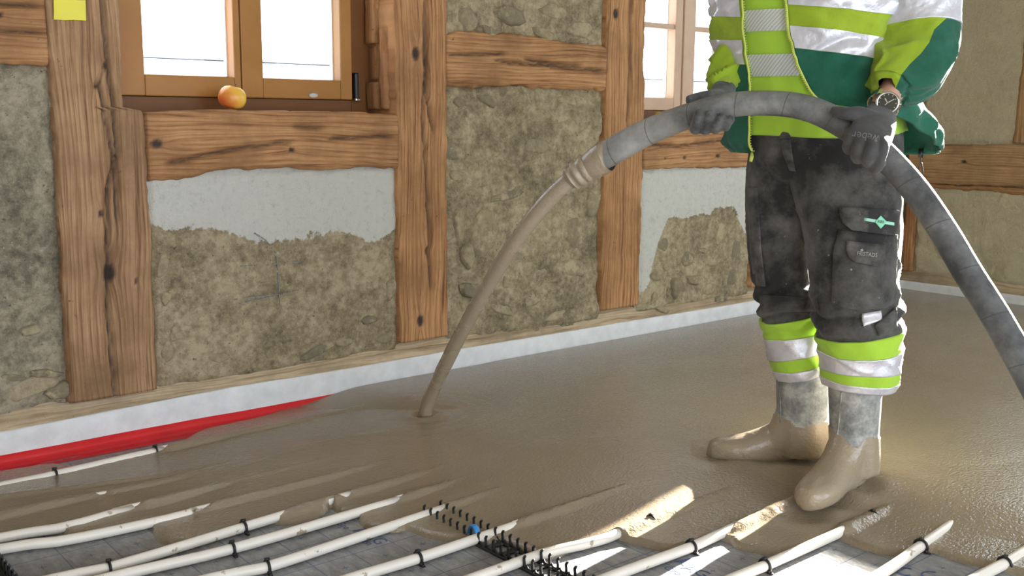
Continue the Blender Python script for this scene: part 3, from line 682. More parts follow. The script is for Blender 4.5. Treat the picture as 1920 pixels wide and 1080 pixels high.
def screed_z(x, y):
    d2 = np.full(x.shape, 9.0); ins = np.zeros(x.shape, bool)
    for a, b in SEG:
        ab = b-a; t = np.clip(((x-a[0])*ab[0]+(y-a[1])*ab[1])/max(ab@ab, 1e-12), 0, 1)
        d2 = np.minimum(d2, (x-a[0]-t*ab[0])**2+(y-a[1]-t*ab[1])**2)
    n = len(POLY)
    for i in range(n):
        a, b = POLY[i], POLY[(i+1) % n]
        if a[1] == b[1]: continue
        ins ^= ((a[1] > y) != (b[1] > y)) & (x < (b[0]-a[0])*(y-a[1])/(b[1]-a[1])+a[0])
    d = np.where(ins, np.sqrt(d2), -np.sqrt(d2))
    lev = FZ+.0125*np.sqrt(np.clip(d/.016, 0, 1))+.0325*sm(0, .62, d)
    lev = np.maximum(lev, FZ+.043*sm(1.40, 1.80, x+.35*y)*sm(.0, .03, d))
    lev = lev+.0008*vn(x*2+.3*y, y*8, 1, 5)*sm(.02, .12, d)
    z = lev
    for k, R in runs.items():
        yp = np.interp(x, R[:, 0], R[:, 1]); xe = fl(*PIPES[k][1], PZ+.006)[0]
        film = -.008+.0105*sm(xe-.02, xe+.05, x)
        if k == 'F': film = film-.008*np.exp(-((x-1.245)/.016)**2)
        if k == 'C': film = film-.008*np.exp(-((x-.775)/.012)**2)
        if k == 'M': film = film-.001
        rg = PZ+PR+film-.021*((y-yp)/.030)**2
        rg = rg+.0012*vn(x*60, y*60, 2, 6)
        h = .004; e = np.clip(.5+.5*(rg-z)/h, 0, 1); mxv = z+(rg-z)*e+h*e*(1-e)
        z = np.where((d > .004) & (np.abs(y-yp) < .05) & (rg > z-h), mxv, z)
    q = np.hypot(x-JET[0], (y-JET[1])*1.1); z = z+.006*np.exp(-((q-.055)/.022)**2)-.006*np.exp(-(q/.03)**2)+.0012*np.sin(q*110)*np.exp(-q*7)*sm(.06, .1, q)
    for bx, by in ((2.16, -1.23), (2.26, -1.34), (2.37, -1.45), (2.04, -1.605), (2.15, -1.60), (2.27, -1.60)):
        q = np.hypot(x-bx, y-by); z = z+.005*np.exp(-((q-.07)/.03)**2)
    z = np.where(d < 0, FZ-.004, z)
    return z, d
JET = fl(795, 775, 0.0)[:2]
def field(xs, ys):
    x, y = np.meshgrid(xs, ys, indexing='ij'); z, d = screed_z(x, y)
    n, m = x.shape; F = gfaces(n, m); keep = (d.ravel()[F] > -.012).any(1)
    return np.stack([x, y, z], -1).reshape(-1, 3), F[keep]
xs = np.r_[np.arange(.2, 2.75, .005), np.arange(2.75, XR+.01, .02)]; ys = np.r_[np.arange(-2.6, -2.2, .02), np.arange(-2.2, -.012, .005), -.012]
V, F = field(xs, ys); us = np.unique(F); mp2 = np.full(len(V), -1); mp2[us] = np.arange(len(us))
scr = mesh('wet_screed', V[us], mp2[F], SCREED, None, True); tag(scr, 'wet beige liquid screed spreading over the floor', 'screed', kind='stuff')

# edge insulation
strip = empty('edge_strip', (2.2, 0, FZ)); tag(strip, 'white foam edge strip with red film foot along the timbered wall', 'edging')
n = 140; u = np.linspace(-.4, XR-.01, n)
def ribbon(name, W, u, rows, mat_, par):
    A = np.stack([W(u, np.full_like(u, 0)+v+(.0025*vn(u*5, v*10, 1, 3) if j else 0), d+.0012*vn(u*9, j, 1, 4)) for j, (v, d) in enumerate(rows)])
    n, m = A.shape[:2]; F = gfaces(n, m); return mesh(name, A, F if W is WB else rev(F), mat_, par, True)
top = np.interp(u, [-.4, .68, 1.33, 2.2, 4, 5.2], [.050, .052, .066, .067, .060, .05])
ribbon('foam_strip', WB, u, [(FZ, .004), (-.014, .006), (.03, .005), (top-.004, .006), (top, .002), (top, -.004), (FZ, -.006)], FOAM, strip)
ur = np.linspace(-.4, 1.80, 60)
ribbon('red_film', WB, ur, [(FZ+.001, .075), (FZ+.0015, .045), (FZ+.004, .022), (-.03, .0125), (-.0135, .0095), (-.0125, .0065)], RED, strip)
strip2 = empty('edge_strip', (XR, -1, FZ)); tag(strip2, 'white foam edge strip along the cream wall behind the hose', 'edging')
v2 = np.linspace(-2.6, -.006, 60)
ribbon('foam_strip', WR, v2, [(FZ, .004), (-.014, .006), (.03, .005), (.041, .006), (.045, .002), (.045, -.004), (FZ, -.006)], FOAM, strip2)

# black pipe rail with hooks
def rail(x0, x1, y0, y1, lab, blue=None):
    r = empty('pipe_rail', ((x0+x1)/2, (y0+y1)/2, FZ)); tag(r, lab, 'rail')
    b = MB()
    b.box(x0, x0+.012, y0, y1, FZ, FZ+.006, .001).box(x1-.012, x1, y0, y1, FZ, FZ+.006, .001)
    yy = y0
    while yy < y1: b.box(x0+.012, x1-.012, yy, yy+.016, FZ, FZ+.0045); yy += .05
    b.build('rail_base', BLACK, r)
    yy = y0+.012; hd = None
    while yy < y1:
        for xx, s in ((x0+.006, 1), (x1-.006, -1)):
            if hd is None:
                q = MB(); P = cat(np.array([(0, 0, .004), (0, .001, .018), (0, .002, .027), (0, -.004, .033)]), 8); q.tube(P, np.array([.0036, .0034, .0032, .003, .003, .0032, .0036, .002]), 6, ref=(1, 0, 0))
                q.tube(cat(np.array([(0, 0, .006), (0, .008, .005), (0, .016, .006), (0, .0215, .012)]), 7), .0028, 6, ref=(1, 0, 0))
                o = q.build('hook', BLACK, None, True); hd = o.data; bpy.data.objects.remove(o)
            o = bpy.data.objects.new('hook', hd); link(o, r); o.location = (xx, yy, FZ)
        yy += .0265
    if blue:
        q = MB(); th = np.linspace(0, math.pi, 12); q.tube(np.stack([blue[0]+0*th, blue[1]+.016*np.cos(th), FZ+.004+.030*np.sin(th)], -1), .0045, 8, ref=(1, 0, 0), flat=1.8)
        q.build('blue_clip', BLUEP, r, True)
rA, rB = fl(876, 1000, FZ), fl(1010, 1085, FZ)
rail(1.335, 1.395, -1.62, -1.02, 'black plastic pipe rail with rows of hooks, running under the wet screed', (1.352, -1.205))
rail(.445, .487, -1.1, -.655, 'end of a black plastic rail at the lower left corner')
# print on the foil
def fprint(t, px, py, size, ang, w_=1.0, par=floor):
    V, F = text_geo(t); C = fl(px, py, FZ); c, s = math.cos(ang), math.sin(ang)
    x, y = V[:, 0]*size*w_, V[:, 1]*size
    top_ = np.stack([C[0]+c*x-s*y, C[1]+s*x+c*y, np.full(len(V), FZ+.0006)], -1)
    mesh('print', top_, F, INK, par, False)
D90 = -math.pi/2
fprint('AG', 704, 1011, .045, D90); fprint('(Gro', 642, 985, .028, D90); fprint('fen', 688, 1017, .028, D90)
fprint('AG', 1305, 1071, .045, D90); fprint('Gro', 1262, 1070, .028, D90)
def tri(px, py):
    C = fl(px, py, FZ+.0006); P = [C+np.array(q)*.001 for q in ((-22, 14, 0), (26, 2, 0), (-22, -16, 0), (-14, 0, 0))]
    mesh('print', P, [(0, 3, 1), (3, 2, 1)], INK, floor, False)
tri(680, 994); tri(1284, 1052)
for px, py in ((1700, 1071), (1745, 1078)):
    C = fl(px, py, FZ+.001); th = np.linspace(0, 4.2, 14); q = MB()
    for i in range(13):
        a0, a1 = th[i], th[i+1]; f = lambda a, r: C+np.array([math.cos(a)*r, math.sin(a)*r*.8, 0])
        q.add([f(a0, .018), f(a0, .024), f(a1, .024), f(a1, .018)], [(0, 1, 2, 3)])
    q.build('print', INK, floor)
tag(MB().box(*(lambda c: (c[0]-.008, c[0]+.009, c[1]-.004, c[1]+.004))(fl(1907, 1052, FZ)), FZ, FZ+.004, .001).build('stone_chip', STONE, None), 'small stone chip on the foil beside the corner pipe', 'chip')

# ================================================================ hose and stream
HO = [(1120, 299, -.02, .0335), (1150, 283, -.04, .0335), (1205, 252, -.08, .0325), (1270, 225, -.13, .0305), (1340, 203, -.18, .029), (1400, 194, -.21, .0282), (1470, 195, -.24, .0285), (1520, 205, -.265, .029), (1560, 222, -.285, .0295), (1600, 246, -.31, .0295), (1640, 276, -.335, .0295), (1675, 309, -.36, .0295), (1720, 361, -.40, .0295), (1769, 433, -.45, .0298), (1815, 511, -.50, .030), (1865, 590, -.55, .030), (1911, 670, -.60, .030), (1950, 742, -.64, .030)]
rows = [[*pv(a, b, v), r] for a, b, v, r in HO]
l = np.array(rows[-1]); tl_ = nrm((l-np.array(rows[-2]))[:3])
for q_ in (.18, .34): rows.append([*(l[:3]+tl_*q_), .030])
l = rows[-1]; hz = np.array([tl_[0], tl_[1]])/np.hypot(tl_[0], tl_[1])
for q_, z_ in ((.16, .06), (.4, .0), (1.0, -.012), (2.0, -.012)): rows.append([l[0]+hz[0]*q_, l[1]+hz[1]*q_, z_, .030])
HR = cat(np.array(rows), 260)
hose = empty('hose', tuple(HR[120, :3])); tag(hose, 'thick dusty grey rubber concrete hose held across the worker', 'hose')
G, N, th = tube(HR[:, :3], HR[:, 3], 28)
sl_ = np.r_[0, np.cumsum(np.linalg.norm(np.diff(HR[:, :3], axis=0), axis=1))]
dust = np.interp(proj(HR[:, :3])[0], [1100, 1180, 1290, 1400, 1520, 1650, 1900], [.10, .30, .22, .12, .03, .04, -.01])
uv = np.stack(np.broadcast_arrays((th/(2*math.pi))[None, :], sl_[:, None]), -1)
mesh('hose_body', G, gfaces(260, 28, True), HOSE, hose, True, attrs={'dust': np.repeat(dust, 28)}, uv=uv)
MB().grid(np.stack([HR[0, :3]+(G[0]-HR[0, :3])*k for k in (1.0, .86)]), False).build('hose_mouth', HOSE, hose, True)
# screed coated coupling at the mouth
CO = [(1143, 292, -.036, 27.5), (1135, 294, -.03, 30), (1118, 305, -.02, 28.5), (1104, 314, -.01, 25.5), (1096, 318, -.008, 27.5), (1091, 321, -.006, 23.5), (1084, 326, -.003, 26.5), (1078, 330, 0, 22), (1073, 333, .003, 24.5), (1066, 338, .006, 18)]
R = cat(np.array([[*pv(a, b, v), r*mpx(pv(a, b, v))] for a, b, v, r in CO]), 60)
G, N, th = tube(R[:, :3], R[:, 3], 24); G = G+N*(.0012*fbm(G[..., 0]*60, G[..., 1]*60, G[..., 2]*60, 3))[..., None]
mesh('coated_mouthpiece', G, gfaces(60, 24, True), SCREEDP, hose, True)['label'] = 'mouthpiece coated in beige screed'
jp = np.array([*JET, -.005])
STM = [(1072, 334, .004, 17), (1035, 368, .03, 16), (1000, 408, .06, 15.3), (965, 455, .10, 14.7), (930, 510, .16, 14.2), (895, 570, .23, 13.8), (862, 630, .31, 13.4), (832, 690, .40, 13.0), (806, 745, .49, 12.6)]
d_end = float((jp-CAM) @ HV-C0)
rows = []
for a, b, v, r in STM:
    vv = v/.53*d_end; P = pv(a, b, vv); rows.append([*P, r*mpx(P)])
rows.append([*(jp+np.array([0, 0, -.01])), 12.2*mpx(jp)])
R = cat(np.array(rows), 90); G, N, th = tube(R[:, :3], R[:, 3], 18); s_ = np.linspace(0, 1, 90)[:, None]
G = G+N*(.0010*vn(s_*22, np.cos(th)*1.5, np.sin(th)*1.5, 5)*s_)[..., None]
stm = mesh('screed_stream', G, gfaces(90, 18, True), SCREEDP, None, True); tag(stm, 'arching stream of liquid screed pouring from the hose mouth onto the floor', 'screed stream')

# ================================================================ small things
ap = empty('apple', tuple(wl(436, 209, .045))); C = wl(436, 190, .045); rA_ = 26*mpx(C)
n, m = 18, 24; ph = np.linspace(0, math.pi, n)[:, None]; th = np.linspace(0, 2*math.pi, m, endpoint=False)[None, :]
r = rA_*(1+.06*np.cos(th*5)*np.cos(ph)**2*.4); rad = r*np.sin(ph)**.92*(1-.06*np.cos(ph+.0))
zz = .90*r*np.cos(ph)-.26*rA_*np.exp(-(ph/.42)**2)+.12*rA_*np.exp(-((math.pi-ph)/.35)**2)
P = np.stack([rad*np.cos(th), rad*np.sin(th), zz+0*th], -1); tl = .22; c_, s_2 = math.cos(tl), math.sin(tl)
bl = np.clip(.5-.8*(P[..., 0]*.5+P[..., 2]*.3+P[..., 1]*.2)/rA_-.25, 0, 1)
P = np.stack([P[..., 0]*c_+P[..., 2]*s_2, P[..., 1], -P[..., 0]*s_2+P[..., 2]*c_], -1)
zt = .922+rA_*.885
o = mesh('apple_flesh', P+np.array([C[0], C[1], zt]), rev(gfaces(n, m, True)), apple_mat(), ap, True, attrs={'blush': bl})
tag(ap, 'yellow and red apple on the old timber sill under the left window', 'apple')
P = cat(np.array([(C[0]+.006, C[1], zt+.022), (C[0]+.009, C[1], zt+.032), (C[0]+.014, C[1]+.002, zt+.040)]), 6); MB().tube(P, .0016, 6).build('stem', SASHD, ap, True)
# yellow roll on the second sill
yc = wl(1243, 218, .06); yr = .034; yz = .886
th = np.linspace(0, 2*math.pi, 28, endpoint=False)
prof = [(.55, 0), (1, 0), (1, .048), (.55, .048), (.55, 0)]
G = np.stack([np.stack([yc[0]+k*yr*np.cos(th), yc[1]+k*yr*np.sin(th), np.full(28, yz+z)], -1) for k, z in prof])
tag(MB().grid(G, False).build('tape_roll', YEL, None, False), 'small yellow roll on the sill below the small-paned window', 'tape')
# yellow tape on the first post
q = [wl(101, -3, -.019), wl(160, 0, -.019), wl(161, 38, -.019), wl(101, 36, -.019)]
n = 9; A = np.zeros((n, n, 3))
for i in range(n):
    for j in range(n):
        a, b_ = i/(n-1), j/(n-1); A[i, j] = (q[0]*(1-b_)+q[1]*b_)*(1-a)+(q[3]*(1-b_)+q[2]*b_)*a
        A[i, j, 1] -= .002*float(vn(a*3, b_*3, 1, 4)); A[i, j, 2] += .002*float(vn(b_*5, 3, a*2, 8))*(i in (0, n-1))
B_ = A.copy(); B_[..., 1] += .004
F = [tuple(f) for f in gfaces(n, n)]
V = np.vstack([A.reshape(-1, 3), B_.reshape(-1, 3)]); F = F+[tuple(i+n*n for i in reversed(f)) for f in F]
tag(mesh('tape', V, F, YEL, None, True), 'strip of yellow tape stuck on the widest timber post', 'tape')

# ================================================================ the worker
L3 = .866*RU-.5*HV; F3 = -.5*RU-.866*HV              # his left, his front
TK = np.array([(-176, 1492, .075, .07), (-160, 1493, .10, .085), (-128, 1496, .19, .115), (-60, 1500, .212, .142), (50, 1507, .208, .145), (150, 1522, .203, .145), (255, 1542, .200, .138), (300, 1545, .196, .134), (335, 1543, .165, .115), (352, 1540, .12, .08)], float)
def torso(th, py, k=1.0):
    th, py = np.broadcast_arrays(np.asarray(th, float), np.asarray(py, float)); k = np.broadcast_to(np.asarray(k, float), th.shape)
    c, a, b = (np.interp(py, TK[:, 0], TK[:, i]) for i in (1, 2, 3))
    d = ray(c, py); t = C0/(d @ HV); P = CAM+t[..., None]*d
    P = P+(a*k*np.sin(th))[..., None]*L3+(b*k*np.cos(th))[..., None]*F3
    hd = (P-CAM) @ HV; P[..., 2] = CH+d[..., 2]/(d @ HV)*hd
    return P
def theta_at(px, py, k):
    th = np.radians(np.linspace(-80, 100, 181)); x = proj(torso(th, np.full(181, py), k))[0]
    i = np.argmin(np.abs(x-px)); return th[i]
person = None
# body: one continuous figure inside the clothes
def ptube(rows, n=24, nt=14, flat=1.0):
    R = cat(np.array([[*pv(a, b, v), r] for a, b, v, r in rows]), n); return tube(R[:, :3], R[:, 3], nt, flat)[0]
tt = np.linspace(0, 2*math.pi, 20, endpoint=False)
core = np.stack([torso(-tt, np.full(20, y), .86) for y in (345, 320, 280, 220, 150, 80, 0, -70, -118, -140, -158)])
body = [core,
  ptube([(1495, -130, .02, .06), (1490, -200, .01, .055), (1486, -250, -.01, .058)]),
  ptube([(1478, -205, -.05, .030), (1480, -225, -.02, .058), (1484, -262, -.01, .074), (1486, -300, -.005, .078), (1486, -340, 0, .066), (1486, -366, 0, .030)], flat=1.22),
  ptube([(1470, -262, -.095, .010), (1462, -240, -.118, .013), (1466, -232, -.108, .012)], 10, 8),
  ptube([(1632, -118, -.10, .06), (1690, -60, -.10, .052), (1722, 40, -.10, .046), (1722, 92, -.13, .043), (1690, 145, -.18, .036), (1664, 182, -.235, .029), (1650, 205, -.26, .028)]),
  ptube([(1400, -112, .10, .055), (1394, 0, .11, .046), (1390, 70, .095, .036), (1373, 122, .035, .028), (1360, 146, -.01, .022), (1350, 172, -.06, .021)]),
  ptube([(1470, 300, .05, .08), (1462, 400, .08, .072), (1468, 540, .075, .055), (1492, 640, .07, .048), (1503, 740, .06, .042), (1505, 850, .06, .036)]),
  ptube([(1590, 310, -.04, .085), (1600, 420, -.08, .078), (1602, 550, -.11, .058), (1612, 660, -.10, .05), (1606, 760, -.105, .043), (1603, 880, -.105, .036)])]
V, F = union(body, .011, 4)
person = mesh('person', V, F, SKIN, None, True)
tag(person, 'worker in a lime and dark green jacket and dusty charcoal trousers holding the concrete hose', 'person')
# head details (above the picture)
for e_ in ((1452, -285), (1490, -283)):
    C = pv(e_[0], e_[1], -.083); MB().grid(np.stack([C+np.stack([.011*math.sin(p)*np.cos(tt), .011*math.sin(p)*np.sin(tt), 0*tt+.011*math.cos(p)], -1) for p in np.linspace(.02, 3.12, 8)])).build('eye', EYE, person, True)
hr = [torso(tt, np.full(20, 0), 0)*0+pv(1488, y, .012)+r_*(np.cos(tt)[:, None]*RU*.95+np.sin(tt)[:, None]*HV*1.12) for y, r_ in ((-275, .078), (-300, .087), (-330, .084), (-355, .066), (-372, .036), (-378, .008))]
MB().grid(np.stack(hr)).build('hair', HAIR, person, True)

# trousers
def wr_leg(seed, gath):
    def f(s, th, G):
        x, y = proj(G); f1 = fbm(G[..., 0]*7, G[..., 1]*7, G[..., 2]*5, seed, 4)*.007+fbm(np.cos(th)*1.6+s*3, s*9, np.sin(th)*1.6, seed+3, 3)*.006
        gz_ = np.exp(-((y-gath)/48)**2); f2 = (np.abs(np.sin(s*64+2.2*vn(np.cos(th)*1.5, np.sin(th)*1.5, s*6, seed)+th*.0+1.2*np.sin(th+seed)))-.4)*.017*gz_
        rid = (1-np.abs(vn(s*14+th*1.1, th*1.2, seed, seed+8)))**6*.005
        return f1+f2+rid
    return f
LL = [(1578, 268, -.045, 96, .80), (1586, 330, -.06, 101, .78), (1596, 400, -.075, 93, .80), (1600, 480, -.09, 84, .9), (1602, 540, -.105, 78, .95), (1607, 585, -.11, 75, 1), (1612, 625, -.11, 70, 1), (1613, 665, -.105, 67, 1), (1612, 700, -.105, 64, 1), (1610, 724, -.105, 57, 1)]
RLg = [(1490, 268, .045, 82, .8), (1472, 330, .06, 72, .95), (1462, 400, .08, 64, 1.1), (1463, 480, .08, 58, 1.1), (1471, 540, .075, 53, 1.1), (1481, 575, .07, 57, 1.1), (1489, 612, .07, 52, 1.1), (1495, 650, .065, 50, 1.1), (1501, 680, .06, 49, 1.1), (1505, 698, .06, 46, 1.1)]
NL, NTH = 190, 64
trz = {}
GL, NLn, sL = limb(LL, NL, NTH, disp=wr_leg(3, 600)); GR, NRn, sR = limb(RLg, NL, NTH, disp=wr_leg(7, 572))
pel = np.stack([torso(-tt2, np.full(len(tt2), y), .965) for tt2 in [np.linspace(0, 2*math.pi, 72, endpoint=False)] for y in np.linspace(232, 351, 40)])
pn = nrm(pel-pel.mean(1, keepdims=True)); pel = pel+pn*(.004*fbm(pel[..., 0]*12, pel[..., 1]*12, pel[..., 2]*9, 5, 4))[..., None]
b = MB().grid(pel).grid(GL).grid(GR)
trousers = b.build('trousers', CHAR, person, True)
TB = BVHTree.FromPolygons([tuple(v) for v in b.v], b.f)
# waistband, fly and belt loops
def shell(name, G, N, i0, i1, off, mat_, par, wrap=True, uv_s=None, j0=None, j1=None, wob=None):
    i0, i1 = max(0, i0), min(len(G)-1, i1)
    A = (G+N*off)[i0:i1+1]; I = (G-N*.002)[i0:i1+1]
    A = np.concatenate([I[:1], A, I[-1:]], 0)
    if j0 is not None: A = A[:, j0:j1]; wrap = False
    n, m = A.shape[:2]; return mesh(name, A, gfaces(n, m, wrap), mat_, par, True)
def idx(G, y):                                     # ring nearest to picture row y
    return int(np.argmin(np.abs(proj(G.mean(1))[1]-y)))
for G, N, zones in ((GR, NRn, [(586, 626, .004, LIMES, 'lime_hem', None), (626, 666, .0065, SILV, 'reflective_band', None), (666, 684, .004, LIMES, 'lime_hem', None), (682, 699, .007, SILV, 'reflective_band', None)]),
                    (GL, NLn, [(622, 650, .004, LIMES, 'lime_hem', None), (650, 690, .0065, SILV, 'reflective_band', None), (690, 712, .005, LIMES, 'lime_hem', None), (710, 725, .007, SILV, 'reflective_band', None)])):
    for y0, y1, off, mt, nm_, _ in zones:
        shell(nm_, G, N, idx(G, y0), idx(G, y1), off, mt, trousers)

def hit(bvh, px, py, fallback=None):
    d = ray(px, py); loc, nrm_, i, dist = bvh.ray_cast(Vector(CAM), Vector(d/np.linalg.norm(d)))
    return (np.array(loc), np.array(nrm_)) if loc is not None else (fallback, None)
def patch(name, bvh, rows, off, mat_, par, n=14, m=18, bulge=0.0, back=.003, smooth=True, sm_it=2):
    """a pocket, flap or badge lying on a surface: rows of (left point, right point) down the surface"""
    rows = np.array(rows, float); t = np.linspace(0, len(rows)-1, n)
    Lp = np.stack([np.interp(t, range(len(rows)), rows[:, 0, k]) for k in (0, 1)], 1); Rp = np.stack([np.interp(t, range(len(rows)), rows[:, 1, k]) for k in (0, 1)], 1)
    A = np.zeros((n, m, 3)); last = None
    for i in range(n):
        for j in range(m):
            a = j/(m-1); x, y = Lp[i]*(1-a)+Rp[i]*a
            p, _ = hit(bvh, x, y, last)
            if p is None: p = pv(x, y, -.1)
            A[i, j] = p; last = p
    D = nrm(A-CAM); dep = np.linalg.norm(A-CAM, axis=-1)
    for _ in range(sm_it):
        q = np.pad(dep, 1, mode='edge'); dep = (q[:-2, 1:-1]+q[2:, 1:-1]+q[1:-1, :-2]+q[1:-1, 2:]+2*dep)/6
    ii, jj = np.meshgrid(np.linspace(0, 1, n), np.linspace(0, 1, m), indexing='ij')
    o_ = off+bulge*np.sin(ii*math.pi)*np.sin(jj*math.pi)
    T = CAM+D*(dep-o_)[..., None]; Bk = CAM+D*(dep+back)[..., None]
    G = np.concatenate([Bk[:1], T, Bk[-1:]], 0); G = np.concatenate([np.concatenate([Bk[:1, :1], Bk[:, :1], Bk[-1:, :1]], 0), G, np.concatenate([Bk[:1, -1:], Bk[:, -1:], Bk[-1:, -1:]], 0)], 1)
    return mesh(name, G, rev(gfaces(*G.shape[:2])), mat_, par, smooth)
def decal(name, bvh, V2, F, mat_, par, off=.0012):
    V = []; last = None
    for x, y in V2:
        p, _ = hit(bvh, x, y, last); p = pv(x, y, -.2) if p is None else p; last = p
        d = nrm(p-CAM); V.append(p-d*off)
    return mesh(name, V, rev(F), mat_, par, False)
def bvh_of(*objs):
    V, F = [], []
    for o in objs:
        k = len(V); V += [tuple(v.co) for v in o.data.vertices]; F += [tuple(i+k for i in p.vertices) for p in o.data.polygons]
    return BVHTree.FromPolygons(V, F)
def text_px(t, px, py, size, ang, sx=1.0):
    V, F = text_geo(t); c, s = math.cos(ang), math.sin(ang); x, y = V[:, 0]*size*sx, -V[:, 1]*size
    return np.stack([px+c*x-s*y, py+s*x+c*y], 1), F
pk = patch('cargo_pocket', TB, [((1572, 432), (1684, 440)), ((1562, 470), (1683, 478)), ((1560, 530), (1681, 528)), ((1559, 572), (1676, 566)), ((1600, 581), (1660, 578))], .009, CHAR, trousers, 16, 18, .006)
pf = patch('pocket_flap', TB, [((1574, 388), (1686, 394)), ((1574, 402), (1686, 408)), ((1580, 418), (1685, 424)), ((1597, 432), (1678, 442))], .016, CHARD, trousers, 10, 16, .004)
TB2 = bvh_of(trousers, pk)
pf2 = patch('pocket_flap', TB2, [((1587, 451), (1660, 459)), ((1587, 470), (1660, 480)), ((1592, 484), (1656, 489)), ((1604, 492), (1646, 499))], .007, CHARD, trousers, 10, 14, .003)
TB3 = bvh_of(pf, pf2, trousers)
patch('green_strip', TB3, [((1620, 408), (1677, 417)), ((1620, 414), (1677, 423))], .0012, LOGO_P, trousers, 3, 8, 0, .0005)
patch('diamond_badge', TB3, [((1651, 404.5), (1652, 404.5)), ((1640, 416), (1663, 416)), ((1651, 428.5), (1652, 428.5))], .0025, LOGO_G, trousers, 9, 8, 0, .001)
TB4 = bvh_of(*[o for o in bpy.data.objects if o.name in ('diamond_badge', 'green_strip')], pf, pf2, trousers)
decal('badge_text', TB4, *text_px('KBS', 1652, 416, 7.5, .12), PRINTK, trousers)
decal('flap_text', TB4, *text_px('FRISTADS', 1626, 477, 11, .10, .82), PRINTG, trousers)
decal('flap_emblem', TB4, [(1613, 468), (1617, 466), (1619, 470), (1615, 472)], [(0, 1, 2, 3)], PRINTG, trousers)
patch('reflective_tag', TB, [((1616, 588), (1652, 582)), ((1616, 600), (1654, 594)), ((1619, 612), (1654, 600))], .006, SILV, trousers, 5, 8)
patch('hem_fold', TB, [((1640, 610), (1682, 575)), ((1648, 630), (1684, 612))], .010, CHARD, trousers, 6, 8, .008)
patch('fly', TB, [((1462, 262), (1482, 262)), ((1468, 290), (1486, 292)), ((1480, 320), (1492, 322))], .004, CHARD, trousers, 8, 5, .002)
patch('knee_pad_pocket', TB, [((1423, 552), (1533, 560)), ((1424, 570), (1537, 576)), ((1432, 586), (1538, 584))], .010, CHAR, trousers, 8, 14, .010)
patch('side_pocket', TB, [((1402, 352), (1420, 352)), ((1402, 400), (1424, 400)), ((1406, 470), (1428, 470)), ((1414, 536), (1436, 538))], .008, CHARD, trousers, 10, 6, .004)
bk = pv(1680, 457, -.14)
MB().tube(np.array([bk+RU*x*.007+np.array([0, 0, z*.010]) for x, z in ((-1, -1), (1, -1), (1, 1), (-1, 1), (-1, -1.02))]), .0016, 6, ref=(0, 1, 0)).build('buckle', STEEL, trousers)

# boots
def boot(shaft, heel, toe, instep):
    G, N, s = limb(shaft, 24, 28, pw=1.0)
    ax = np.array([toe[0]-heel[0], toe[1]-heel[1], 0]); Ln = np.linalg.norm(ax); ax /= Ln; sd_ = np.array([ax[1], -ax[0], 0])
    ts = np.array([-.015, .02, .08, .2, .32, .45, .58, .70, .82, .92, .98, 1.005]); w_ = np.array([.012, .030, .039, .041, .040, .042, .047, .050, .047, .038, .024, .006])
    h_ = np.array([.040, .075, .105, .128, .135, .108, .084, .068, .060, .056, .050, .028])
    th = np.linspace(0, 2*math.pi, 24, endpoint=False); rings = []
    for t, ww, hh in zip(ts, w_, h_):
        c = np.array([heel[0], heel[1], 0])+ax*Ln*t; zc = hh/2-.012
        cs, sn = np.cos(th), np.sin(th); zs = np.sign(sn)*np.abs(sn)**.75
        rings.append(c+sd_*(ww*np.sign(cs)*np.abs(cs)**.85)[:, None]+np.array([0, 0, 1])*(zc+hh/2*zs)[:, None])
    V, F = union([G, np.stack(rings), ptube(instep, 20, 20)], .0048, 14)
    return V, F
def boot_build(shaft, heel, toe, lab, mud, seed, instep):
    V, F = boot(shaft, heel, toe, instep); N = vnormals(V, F)
    x, y = proj(V); ml = np.interp(x, [q[0] for q in mud], [q[1] for q in mud])
    zm = CH-(ml-236)/FPX*((V-CAM) @ HV)*1.0
    zm = zm+.010*fbm(V[:, 0]*30, V[:, 1]*30, V[:, 2]*4, seed, 3)
    mudv = V[:, 2] < zm; V = V+N*(np.where(mudv, .0028, 0)+.0012*fbm(V[:, 0]*40, V[:, 1]*40, V[:, 2]*40, seed)*mudv)[:, None]
    fm = np.array([sum(mudv[i] for i in f) >= 3 for f in F])
    A = [f for f, k in zip(F, fm) if not k]; B = [f for f, k in zip(F, fm) if k]
    def sub(fs):
        u_ = np.unique(np.concatenate([np.array(f) for f in fs])); m_ = {int(a): i for i, a in enumerate(u_)}
        return V[u_], [tuple(m_[int(i)] for i in f) for f in fs]
    v1, f1 = sub(A); o = mesh('boot', v1, f1, BOOT, person, True); o['label'] = lab
    v2, f2 = sub(B); c = mesh('screed_coating', v2, f2, SCREEDP, o, True); c['label'] = 'beige wet screed coating on the foot'
    return o
bo1 = boot_build([(1505, 680, .06, 46), (1505, 720, .06, 49), (1505, 770, .06, 48), (1505, 815, .06, 48), (1506, 848, .06, 44)], (2.375, -1.452), (2.148, -1.222), 'dusty grey rubber boot pointing to the wall',
           [(1340, 780), (1440, 792), (1455, 795), (1480, 808), (1492, 819), (1510, 820), (1530, 814), (1560, 802)], 3, [(1494, 760, .06, .050), (1474, 806, .064, .044), (1442, 834, .076, .036), (1405, 846, .088, .028), (1375, 850, .095, .020)])
bo2 = boot_build([(1604, 705, -.105, 50), (1603, 750, -.105, 48), (1602, 810, -.105, 45), (1603, 855, -.105, 44), (1605, 885, -.105, 42)], (2.288, -1.585), (2.022, -1.617), 'dusty grey rubber boot pointing to the camera side',
           [(1490, 800), (1555, 820), (1567, 829), (1580, 838), (1592, 855), (1600, 864), (1612, 858), (1622, 838), (1640, 840)], 9, [(1600, 790, -.11, .050), (1592, 832, -.128, .048), (1575, 866, -.155, .044), (1552, 894, -.185, .038), (1535, 912, -.205, .030)])
